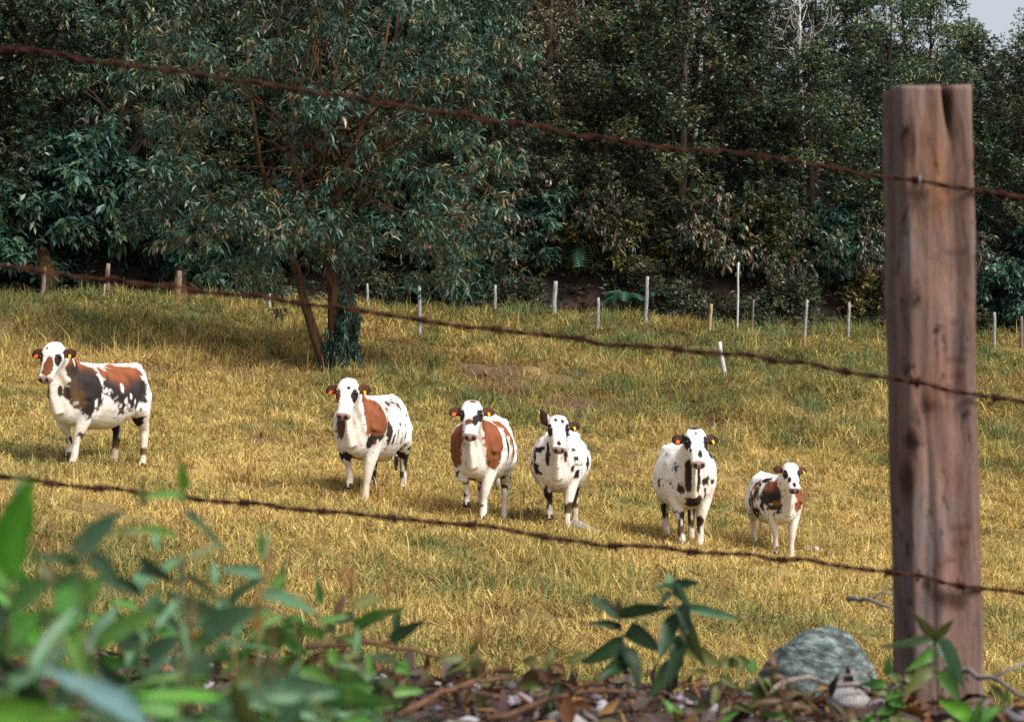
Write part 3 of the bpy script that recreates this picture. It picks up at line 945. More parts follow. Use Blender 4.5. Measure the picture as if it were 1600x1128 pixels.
# ------------------------------------------------------------------ cows
def loft(mb, pts, secs, side_ref, n=22):
    """pts: path; secs: (half width, half height up, half height down); closed at both ends."""
    pts = [Vector(p) for p in pts]
    o = len(mb.v)
    for k, p in enumerate(pts):
        t = (pts[min(k + 1, len(pts) - 1)] - pts[max(k - 1, 0)]).normalized()
        s = Vector(side_ref); s = (s - t * s.dot(t)).normalized()
        u = s.cross(t) * -1
        if u.z < 0 and abs(u.z) > 0.05: u = -u
        w, hu, hd = secs[k]
        for j in range(n):
            a = 2 * math.pi * j / n
            ca, sa = math.cos(a), math.sin(a)
            mb.v.append(tuple(p + s * (w * ca) + u * ((hu if sa > 0 else hd) * sa)))
    for k in range(len(pts) - 1):
        for j in range(n):
            a = o + k * n + j; b = o + k * n + (j + 1) % n
            mb.f.append((a, b, b + n, a + n))
    mb.f.append(tuple(o + j for j in range(n))); mb.f.append(tuple(o + (len(pts) - 1) * n + j for j in range(n)))


def cow_geometry(pose, foot_dz):
    """Returns body mesh, head matrix (body space), hoof positions."""
    fat = pose.get('fat', 1.0)
    psi = R(pose['head_yaw']); pitch = R(pose.get('head_pitch', 54)); nh = pose.get('neck_h', 0.0)
    mb = MB()
    # torso
    xs = [-0.95, -0.90, -0.80, -0.62, -0.38, -0.10, 0.15, 0.38, 0.56, 0.72, 0.83, 0.90]
    zc = [1.16, 1.14, 1.10, 1.05, 0.97, 0.93, 0.94, 0.97, 1.00, 0.99, 0.96, 0.93]
    w = [0.06, 0.15, 0.25, 0.32, 0.385, 0.425, 0.415, 0.38, 0.325, 0.25, 0.17, 0.07]
    hu = [0.10, 0.20, 0.26, 0.315, 0.385, 0.42, 0.415, 0.40, 0.39, 0.32, 0.24, 0.10]
    hd = [0.08, 0.20, 0.30, 0.38, 0.43, 0.455, 0.455, 0.45, 0.44, 0.42, 0.34, 0.14]
    o = len(mb.v); n = 28
    for k in range(len(xs)):
        ff = 1 + (fat - 1) * math.exp(-((xs[k] + 0.1) / 0.6) ** 2)
        for j in range(n):
            a = 2 * math.pi * j / n; ca, sa = math.cos(a), math.sin(a)
            if sa > 0:
                ww = w[k] * ff * (abs(ca) ** 0.95) * (1 - 0.22 * sa ** 2); zz = hu[k] * sa
            else:
                ww = w[k] * ff * abs(ca) ** 0.8; zz = hd[k] * (1 + (ff - 1) * 0.5) * sa
            mb.v.append((xs[k], math.copysign(ww, ca), zc[k] + zz))
    for k in range(len(xs) - 1):
        for j in range(n):
            a = o + k * n + j; b = o + k * n + (j + 1) % n
            mb.f.append((a, b, b + n, a + n))
    mb.f.append(tuple(o + j for j in range(n))); mb.f.append(tuple(o + (len(xs) - 1) * n + j for j in range(n)))
    # hip bones and withers give the top line its corners
    for s in (-1, 1):
        loft(mb, [(-0.42, s * 0.13, 1.24), (-0.53, s * 0.185, 1.235), (-0.64, s * 0.19, 1.18)], [(0.06, 0.06, 0.06), (0.095, 0.095, 0.095), (0.06, 0.06, 0.06)], (1, 0, 0), 10)
    # neck
    h2 = psi * 0.55
    nb = Vector((0.58, 0, 1.10)); ne = Vector((0.68 + 0.30 * math.cos(h2), 0.34 * math.sin(h2), 1.47 + nh))
    mid1 = nb.lerp(ne, 0.35) + Vector((0.03, 0, 0.0)); mid2 = nb.lerp(ne, 0.7) + Vector((0.02, 0, 0.0))
    loft(mb, [nb - Vector((0.1, 0, 0.05)), nb, mid1, mid2, ne, ne + (ne - mid2).normalized() * 0.08],
         [(0.16, 0.28, 0.26), (0.195, 0.32, 0.36), (0.155, 0.25, 0.28), (0.13, 0.19, 0.20), (0.118, 0.135, 0.15), (0.07, 0.07, 0.07)], (0, 1, 0))
    for s in (-1, 1):        # shoulders
        loft(mb, [(0.50, s * 0.17, 1.24), (0.55, s * 0.215, 1.08), (0.585, s * 0.225, 0.92), (0.56, s * 0.20, 0.78)], [(0.09, 0.10, 0.10), (0.115, 0.17, 0.17), (0.115, 0.17, 0.17), (0.09, 0.11, 0.11)], (0, 1, 0), 14)
    # dewlap
    dl = [nb + Vector((0.26, 0.0, -0.36)), mid1 + Vector((0.20, 0.02 * psi, -0.28)), mid2 + Vector((0.15, 0.05 * math.sin(psi), -0.20)), ne + Vector((0.08, 0.02 * math.sin(psi), -0.20))]
    loft(mb, dl, [(0.085, 0.12, 0.12), (0.045, 0.12, 0.13), (0.035, 0.10, 0.11), (0.04, 0.06, 0.06)], (0, 1, 0), 12)
    # head
    H = Matrix.Translation(ne + Vector((0.05 * math.cos(psi), 0.05 * math.sin(psi), 0.055))) @ Matrix.Rotation(psi, 4, 'Z') @ Matrix.Rotation(pitch, 4, 'Y')
    hx = [-0.085, -0.05, 0.02, 0.09, 0.16, 0.23, 0.31, 0.38, 0.44, 0.49, 0.525, 0.545]
    hz = [-0.02, -0.02, -0.02, -0.02, -0.03, -0.03, -0.025, -0.02, -0.018, -0.015, -0.015, -0.015]
    hw = [0.058, 0.106, 0.136, 0.147, 0.151, 0.131, 0.104, 0.092, 0.094, 0.098, 0.082, 0.038]
    hhu = [0.03, 0.075, 0.10, 0.11, 0.115, 0.105, 0.092, 0.08, 0.072, 0.068, 0.052, 0.02]
    hhd = [0.05, 0.085, 0.115, 0.14, 0.15, 0.14, 0.115, 0.09, 0.078, 0.07, 0.05, 0.02]
    o = len(mb.v); n = 22
    for k in range(len(hx)):
        for j in range(n):
            a = 2 * math.pi * j / n; ca, sa = math.cos(a), math.sin(a)
            ww = hw[k] * math.copysign(abs(ca) ** (0.75 if sa > 0 else 1.0), ca) * (1.0 if sa > 0 else (1 - 0.25 * sa * sa))
            zz = (hhu[k] if sa > 0 else hhd[k]) * math.copysign(abs(sa) ** 0.85, sa)
            mb.v.append(tuple(H @ Vector((hx[k], ww, hz[k] + zz))))
    for k in range(len(hx) - 1):
        for j in range(n):
            a = o + k * n + j; b = o + k * n + (j + 1) % n
            mb.f.append((a, b, b + n, a + n))
    mb.f.append(tuple(o + j for j in range(n))); mb.f.append(tuple(o + (len(hx) - 1) * n + j for j in range(n)))
    # ears
    for s in (-1, 1):
        tilt = pose.get('ear_tilt', (0, 0))[0 if s < 0 else 1]
        yk = 1 - 0.22 * tilt
        loc = [Vector((0.045, s * 0.09, -0.04)), Vector((0.05 - tilt * .02, s * (0.09 + 0.055 * yk), -0.045)), Vector((0.06 - tilt * .07, s * (0.09 + 0.12 * yk), -0.05)), Vector((0.075 - tilt * .15, s * (0.09 + 0.18 * yk), -0.055)), Vector((0.088 - tilt * .21, s * (0.09 + 0.215 * yk), -0.06))]
        sec = [(0.035, 0.024, 0.024), (0.062, 0.02, 0.02), (0.085, 0.016, 0.016), (0.07, 0.015, 0.015), (0.022, 0.012, 0.012)]
        pts = [H @ p for p in loc]
        sref = (H.to_3x3() @ Vector((1, 0, -0.25)))
        loft(mb, pts, sec, sref, 12)
    # legs
    hoofs = []
    lg = pose['legs']          # order: front left, front right, rear left, rear right: (dx, lift)
    for idx, (front, s) in enumerate(((True, 1), (True, -1), (False, 1), (False, -1))):
        dx, lift = lg[idx]; dz = foot_dz[idx] + lift
        if front:
            pts = [(0.50, s * 0.17, 1.08), (0.54, s * 0.205, 0.84), (0.52 + dx * .2, s * 0.195, 0.68), (0.55 + dx * .55 + lift * .8, s * 0.145, 0.43 + dz * .6), (0.555 + dx * .8 + lift * .2, s * 0.13, 0.28 + dz), (0.56 + dx, s * 0.122, 0.13 + dz), (0.595 + dx, s * 0.12, 0.065 + dz), (0.61 + dx, s * 0.12, 0.02 + dz)]
            sec = [(0.10, 0.16, 0.16), (0.128, 0.18, 0.18), (0.102, 0.12, 0.12), (0.068, 0.074, 0.074), (0.042, 0.046, 0.046), (0.052, 0.056, 0.056), (0.046, 0.052, 0.052), (0.053, 0.058, 0.058)]
            hoofs.append((0.612 + dx, s * 0.12, dz))
        else:
            pts = [(-0.62, s * 0.15, 1.12), (-0.62, s * 0.20, 0.92), (-0.60 + dx * .2, s * 0.215, 0.74), (-0.68 + dx * .4, s * 0.20, 0.58), (-0.775 + dx * .6, s * 0.185, 0.47 + dz * .5), (-0.755 + dx * .8, s * 0.18, 0.30 + dz), (-0.735 + dx, s * 0.18, 0.13 + dz), (-0.70 + dx, s * 0.18, 0.065 + dz), (-0.685 + dx, s * 0.18, 0.02 + dz)]
            sec = [(0.14, 0.24, 0.24), (0.16, 0.26, 0.26), (0.145, 0.20, 0.20), (0.095, 0.12, 0.12), (0.058, 0.075, 0.075), (0.045, 0.055, 0.055), (0.05, 0.055, 0.055), (0.05, 0.055, 0.055), (0.055, 0.06, 0.06)]
            hoofs.append((-0.685 + dx, s * 0.18, dz))
        # vertical limbs: side axis is Y, "height" axis is X
        pv = [Vector(p) for p in pts]
        o = len(mb.v); n = 14
        for k, p in enumerate(pv):
            for j in range(n):
                a = 2 * math.pi * j / n
                mb.v.append((p.x + sec[k][1] * math.sin(a), p.y + sec[k][0] * math.cos(a), p.z))
        for k in range(len(pv) - 1):
            for j in range(n):
                a = o + k * n + j; b = o + k * n + (j + 1) % n
                mb.f.append((a, b, b + n, a + n))
        mb.f.append(tuple(o + j for j in range(n))); mb.f.append(tuple(o + (len(pv) - 1) * n + j for j in range(n)))
    # tail
    mb.tube([(-0.86, 0, 1.33), (-0.97, 0, 1.31), (-1.01, 0.01, 1.15), (-1.0, 0.02, 0.85), (-0.99, 0.03, 0.6), (-0.98, 0.03, 0.42), (-0.97, 0.03, 0.30)], [0.05, 0.05, 0.038, 0.028, 0.026, 0.045, 0.02], 10)
    if pose.get('udder'):
        loft(mb, [(-0.62, 0, 0.62), (-0.50, 0, 0.54), (-0.36, 0, 0.53), (-0.24, 0, 0.58)], [(0.08, 0.1, 0.06), (0.14, 0.14, 0.09), (0.13, 0.12, 0.08), (0.06, 0.06, 0.04)], (0, 1, 0), 14)
    raw = mb.mesh('raw')
    tmp = bpy.data.objects.new('raw', raw); COL.objects.link(tmp)
    m = tmp.modifiers.new('r', 'REMESH'); m.mode = 'VOXEL'; m.voxel_size = 0.0155; m.adaptivity = 0
    sm = tmp.modifiers.new('s', 'SMOOTH'); sm.factor = 0.5; sm.iterations = 9
    dg = bpy.context.evaluated_depsgraph_get(); dg.update()
    me = bpy.data.meshes.new_from_object(tmp.evaluated_get(dg), preserve_all_data_layers=False, depsgraph=dg)
    bpy.data.objects.remove(tmp); bpy.data.meshes.remove(raw)
    # loose skin, ribs, hollow flanks and the ridge of the spine
    nv = len(me.vertices)
    P = np.zeros(nv * 3, np.float32); me.vertices.foreach_get('co', P); P = P.reshape(-1, 3).astype(float)
    Nn = np.zeros(nv * 3, np.float32); me.vertices.foreach_get('normal', Nn); Nn = Nn.reshape(-1, 3)
    ay = np.abs(P[:, 1])
    dsp = (vnoise(P * 6, 301) - 0.5) * 0.018 + (vnoise(P * 15, 302) - 0.5) * 0.007
    body = (P[:, 2] > 0.62) & (P[:, 0] < 0.80)
    dsp = dsp - 0.055 * np.exp(-(((P[:, 0] + 0.36) / 0.13) ** 2 + ((ay - 0.34) / 0.12) ** 2 + ((P[:, 2] - 1.12) / 0.13) ** 2))
    dsp = dsp - 0.034 * np.exp(-(((P[:, 0] - 0.37 + (P[:, 2] - 1.0) * 0.25) / 0.05) ** 2 + ((P[:, 2] - 0.98) / 0.26) ** 2)) * (ay > 0.2)
    dsp = dsp + 0.006 * np.sin(P[:, 0] * 62 + P[:, 2] * 6) * np.exp(-(((P[:, 0] - 0.02) / 0.26) ** 2 + ((P[:, 2] - 0.98) / 0.2) ** 2)) * (ay > 0.25)
    dsp = dsp - 0.030 * np.exp(-(((P[:, 0] + 0.50 + (P[:, 2] - 0.85) * 0.35) / 0.045) ** 2 + ((P[:, 2] - 0.85) / 0.16) ** 2)) * (ay > 0.15)      # crease before the thigh
    dsp = dsp - 0.020 * np.exp(-((ay - 0.10) / 0.05) ** 2) * (P[:, 2] > 1.2) * (P[:, 0] > -0.6) * (P[:, 0] < 0.5)      # either side of the spine
    dsp = dsp + 0.020 * np.exp(-(((P[:, 0] - 0.50) / 0.05) ** 2 + ((P[:, 2] - 1.12) / 0.2) ** 2)) * (ay > 0.12)      # blade of the shoulder
    nk = np.exp(-(((P[:, 0] - 0.82) / 0.16) ** 2 + ((P[:, 2] - 1.12) / 0.24) ** 2))
    dsp = dsp + nk * 0.014 * np.sin(P[:, 1] * 70 + P[:, 2] * 14 + 3 * vnoise(P * 5, 303))
    dsp = dsp * np.where(P[:, 2] < 0.55, 0.35, 1.0)
    hm = np.array(H.inverted()); hh = P @ hm[:3, :3].T + hm[:3, 3]
    inhead = (hh[:, 0] > -0.12) & (hh[:, 2] > -0.20) & (np.abs(hh[:, 0] - 0.2) < 0.4)
    dsp = np.where(inhead, dsp * 0.25, dsp)
    P = P + Nn * dsp[:, None]
    me.vertices.foreach_set('co', P.astype(np.float32).ravel())
    me.update()
    me.name = 'cow_body'
    me.polygons.foreach_set('use_smooth', np.ones(len(me.polygons), bool))
    return me, H, hoofs


WHITE = np.array([0.75, 0.705, 0.65]); RED = np.array([0.20, 0.062, 0.023]); BLACK = np.array([0.016, 0.012, 0.012]); PINK = np.array([0.46, 0.30, 0.25])


def ell(P, c, r, wob=0.0, wn=None):
    q = (P - np.array(c)) / np.array(r)
    d = np.linalg.norm(q, axis=1)
    return 1 - d + (wn * wob if wn is not None else 0)      # >0 inside


def paint_cow(me, H, sp, seed):
    n = len(me.vertices)
    P = np.zeros(n * 3, np.float32); me.vertices.foreach_get('co', P); P = P.reshape(-1, 3).astype(float)
    Hi = np.array(H.inverted())
    h = P @ Hi[:3, :3].T + Hi[:3, 3]
    headm = (h[:, 0] > -0.13) & (h[:, 0] < 0.6) & (np.abs(h[:, 1]) < 0.36) & (h[:, 2] > -0.21) & (h[:, 2] < 0.2) & (P[:, 2] > 1.0)
    earm = (h[:, 0] > -0.32) & (np.abs(h[:, 1]) < 0.40) & (h[:, 2] > -0.13) & (h[:, 2] < 0.03) & (P[:, 2] > 1.28) & (np.abs(h[:, 1]) > 0.138) & (h[:, 0] < 0.17) & ~((h[:, 0] > 0.10) & (np.abs(h[:, 1]) < 0.15))
    wn = (vnoise(P * 7, seed) - 0.5) * 2.4 + (vnoise(P * 20, seed + 1) - 0.5) * 2.2 + (RNG.random(n) - 0.5) * 0.9
    ws = (vnoise(P * np.array([26, 26, 13]), seed + 2) - 0.5) * 2
    C = np.tile(WHITE, (n, 1))
    C *= (0.96 + 0.07 * vnoise(P * 4, seed + 5))[:, None]
    # coat patches, everywhere but on the head
    body = ~headm
    for (c, r, col, wob) in sp['patches']:
        col = {'r': RED, 'k': BLACK, 'w': WHITE, 'm': None}[col] if isinstance(col, str) else np.array(col)
        m = (ell(P, c, r, wob, wn) > 0) & body
        if col is None:
            # red coat with a black-brindled lower part
            f = sstep(0.30, 0.62, vnoise(P * 3.2, seed + 8) * 0.6 + (c[2] + 0.15 * r[2] - P[:, 2]) / r[2] * 0.45 + 0.18)
            C[m] = (RED + (BLACK * 1.3 - RED) * f[:, None])[m] * (0.8 + 0.5 * vnoise(P[m] * 9, seed + 6))[:, None]
        else:
            C[m] = col * (0.85 + 0.3 * vnoise(P[m] * 12, seed + 7))[:, None]
    # small spots
    for (dens, x0, x1, z0, z1, col, freq) in sp.get('specks', []):
        nz = vnoise(P * np.array([freq, freq, freq * 0.6]), seed + 11) + (vnoise(P * 3, seed + 12) - 0.5) * 0.35
        m = (nz > 1 - dens) & body & (P[:, 0] > x0) & (P[:, 0] < x1) & (P[:, 2] > z0) & (P[:, 2] < z1)
        C[m] = {'r': RED, 'k': BLACK, 'w': WHITE}[col]
    # legs: dark marks at knees and pasterns
    for (x0, x1, side, z0, z1, wob) in sp.get('leg_marks', []):
        zz = P[:, 2] + ws * wob
        m = body & (vnoise(P * np.array([17, 17, 11]), seed + int(z0 * 40) + 40) + ws * 0.12 > 0.40) & (P[:, 0] > x0) & (P[:, 0] < x1) & (P[:, 1] * side > 0.02) & (zz > z0) & (zz < z1) & (P[:, 2] < 0.72)
        C[m] = BLACK * 1.2
    # dirty lower legs, and tan shade painted into the brisket
    dirt_shade = np.clip((0.42 - P[:, 2]) / 0.42, 0, 1) * 0.85 * vnoise(P * 11, seed + 20)
    dirt_shade = dirt_shade + 0.30 * np.exp(-(((P[:, 0] - 0.80) / 0.16) ** 2 + (P[:, 1] / 0.16) ** 2 + ((P[:, 2] - 0.85) / 0.25) ** 2)) * vnoise(P * 8, seed + 21)
    C = lerp(C, np.array([0.42, 0.27, 0.13]), np.clip(dirt_shade, 0, 1))
    # flecks of dark hair scattered round the patches and along the flanks
    fl = (vnoise(P * np.array([34, 34, 22]), seed + 50) + (vnoise(P * 3.5, seed + 51) - 0.5) * 0.5) > sp.get('fleck', 0.93)
    fl &= body & (P[:, 2] > 0.6) & (P[:, 2] < 1.36)
    C[fl] = BLACK * 1.6
    # hair softens the edge of every patch
    tmpc = C.copy(); edge = np.zeros(n * 0 + len(me.edges) * 2, np.int32); me.edges.foreach_get('vertices', edge); edge = edge.reshape(-1, 2)
    acc = np.zeros_like(C); cnt = np.zeros(n)
    np.add.at(acc, edge[:, 0], C[edge[:, 1]]); np.add.at(acc, edge[:, 1], C[edge[:, 0]]); np.add.at(cnt, edge[:, 0], 1); np.add.at(cnt, edge[:, 1], 1)
    C = 0.55 * C + 0.45 * acc / np.maximum(cnt, 1)[:, None]
    # cream tint and warm shade painted into throat, belly and between the legs
    warm_shade = np.exp(-(((P[:, 0] - 0.88) / 0.16) ** 2 + (P[:, 1] / 0.13) ** 2 + ((P[:, 2] - 1.02) / 0.30) ** 2)) * 0.55
    warm_shade = warm_shade + np.clip((0.66 - P[:, 2]) / 0.2, 0, 1) * (np.abs(P[:, 1]) < 0.25) * 0.35
    warm_shade = warm_shade * (0.4 + 0.9 * vnoise(P * np.array([20, 20, 5]), seed + 52)) * body
    C = lerp(C, C * np.array([0.72, 0.55, 0.36]), np.clip(warm_shade, 0, 1))
    # head
    hw_ = wn * 0.16
    fm = headm & ~earm
    C[fm] = (WHITE * 0.98) * (1 - 0.30 * (vnoise(h[fm] * np.array([16, 30, 30]), seed + 33) * np.clip((0.16 - h[fm][:, 0]) / 0.2, 0, 1)))[:, None]
    for (c, r, col) in sp['face']:
        c = (c[0] + 0.02, c[1] * 1.06, c[2])
        q = (h - np.array(c)) / np.array(r)
        m = fm & (1 - np.linalg.norm(q, axis=1) + hw_ > 0)
        C[m] = {'r': RED * 0.7, 'k': BLACK, 'w': WHITE}[col]
    mz = fm & (h[:, 0] > 0.475)
    C[mz] = lerp(np.tile(PINK, (mz.sum(), 1)), np.array([0.10, 0.07, 0.065]), min(1, sp.get('muzzle_dark', 0.45) + 0.2) * np.ones(mz.sum()))
    for s in (-1, 1):
        nm = fm & (np.linalg.norm((h - np.array([0.522, s * 0.042, 0.022])) / np.array([0.026, 0.024, 0.03]), axis=1) < 1)
        C[nm] = BLACK
    mo = fm & (np.abs(h[:, 2] + 0.048 + 0.02 * (0.5 - h[:, 0])) < 0.010) & (h[:, 0] > 0.42)
    C[mo] = np.array([0.06, 0.04, 0.035])
    ec = np.array(sp.get('ear', RED * 0.28)) * 0.5
    C[earm] = ec * (0.7 + 0.9 * vnoise(P[earm] * 20, seed + 30))[:, None]
    inner = earm & (np.abs(h[:, 1]) < 0.25) & (np.abs(h[:, 1]) > 0.16) & (h[:, 2] > -0.045)
    C[inner] = C[inner] * 0.7 + np.array([0.10, 0.04, 0.02]) * 0.3
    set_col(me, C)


HOOF = None


def hoof_mesh():
    mb = MB()
    prof = [(0.0, 0.066), (0.03, 0.06), (0.062, 0.05)]
    for s in (-1, 1):
        for k, (z, r) in enumerate(prof): pass
        loft(mb, [(0.0, s * 0.027, 0.0), (0.0, s * 0.026, 0.03), (-0.012, s * 0.024, 0.064)], [(0.026, 0.068, 0.055), (0.025, 0.06, 0.05), (0.022, 0.046, 0.042)], (0, 1, 0), 12)
    return mb.mesh('hoof')


def box_mesh(name, sx, sy, sz):
    import bmesh
    bm = bmesh.new(); bmesh.ops.create_cube(bm, size=1)
    for v in bm.verts: v.co = (v.co.x * sx, v.co.y * sy, v.co.z * sz)
    bmesh.ops.bevel(bm, geom=bm.edges[:], offset=min(sx, sy, sz) * 0.3, segments=2, affect='EDGES')
    me = bpy.data.meshes.new(name); bm.to_mesh(me); bm.free(); return me


HOOF = hoof_mesh()
TAG_O = box_mesh('ear_tag', 0.062, 0.048, 0.008); TAG_Y = box_mesh('ear_tag', 0.062, 0.032, 0.008)
_eb = MB(); _eb.tube([(0, 0, -.022), (0, 0, -.018), (0, 0, -.008), (0, 0, .008), (0, 0, .018), (0, 0, .022)], [0.004, .014, .021, .021, .014, .004], 12)
EYE = _eb.mesh('eye')


def cow(px, d, theta, theta_head, scale, pose, spec, label, seed, otag=True, ytag=True, horn=False):
    x = (px - 800) / F * d
    phi = -math.pi / 2 - R(theta)
    pose = dict(pose); pose['head_yaw'] = theta - theta_head
    # ground under each foot
    base = gz(x, d)
    c, s = math.cos(phi), math.sin(phi)
    nominal = [(0.6, 0.17), (0.6, -0.17), (-0.68, 0.18), (-0.68, -0.18)]
    fz = []
    for (fx, fy), (dx, _l) in zip(nominal, pose['legs']):
        lx, ly = (fx + dx) * scale, fy * scale
        fz.append((gz(x + lx * c - ly * s, d + lx * s + ly * c) - base) / scale)
    lift_all = sum(fz) / 4
    fz = [f - lift_all for f in fz]
    body, H, hoofs = cow_geometry(pose, fz)
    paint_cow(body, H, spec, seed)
    root = empty('cow', (x, d, base + lift_all * scale - 0.01), label, 'cow', 'cows walking down the pasture', phi)
    root.scale = (scale,) * 3
    obj('body', body, M_COAT, root)
    for hp in hoofs: obj('hoof', HOOF, M_HOOF, root, hp)
    for sd in (-1, 1):
        e = obj('eye', EYE, M_EYE, root, H @ Vector((0.17, sd * 0.126, 0.036)))
        e.rotation_euler = (H.to_3x3().to_euler())
    for sd, on, me, mt, lb in ((-1, otag, TAG_O, M_OTAG, 'orange ear tag'), (1, ytag, TAG_Y, M_YTAG, 'yellow ear tag')):
        if on:
            o = obj('ear_tag', me, mt, root)
            tilt = pose.get('ear_tilt', (0, 0))[0 if sd < 0 else 1]
            o.matrix_local = H @ Matrix.Translation((0.118 - tilt * .07, sd * 0.225, -0.030)) @ Matrix.Rotation(sd * 0.25, 4, 'Z')
            o['label'] = lb
    if horn:
        mb = MB()
        mb.tube([H @ Vector(p) for p in ((-0.02, -0.10, 0.0), (-0.08, -0.135, 0.0), (-0.15, -0.15, 0.0), (-0.20, -0.145, 0.01))], [0.03, 0.027, 0.02, 0.007], 9)
        obj('horn', mb.mesh('horn'), M_HORN, root)
    return root


EYES = [((0.17, 0.115, 0.03), (0.085, 0.05, 0.075), 'k'), ((0.17, -0.115, 0.03), (0.085, 0.05, 0.075), 'k')]

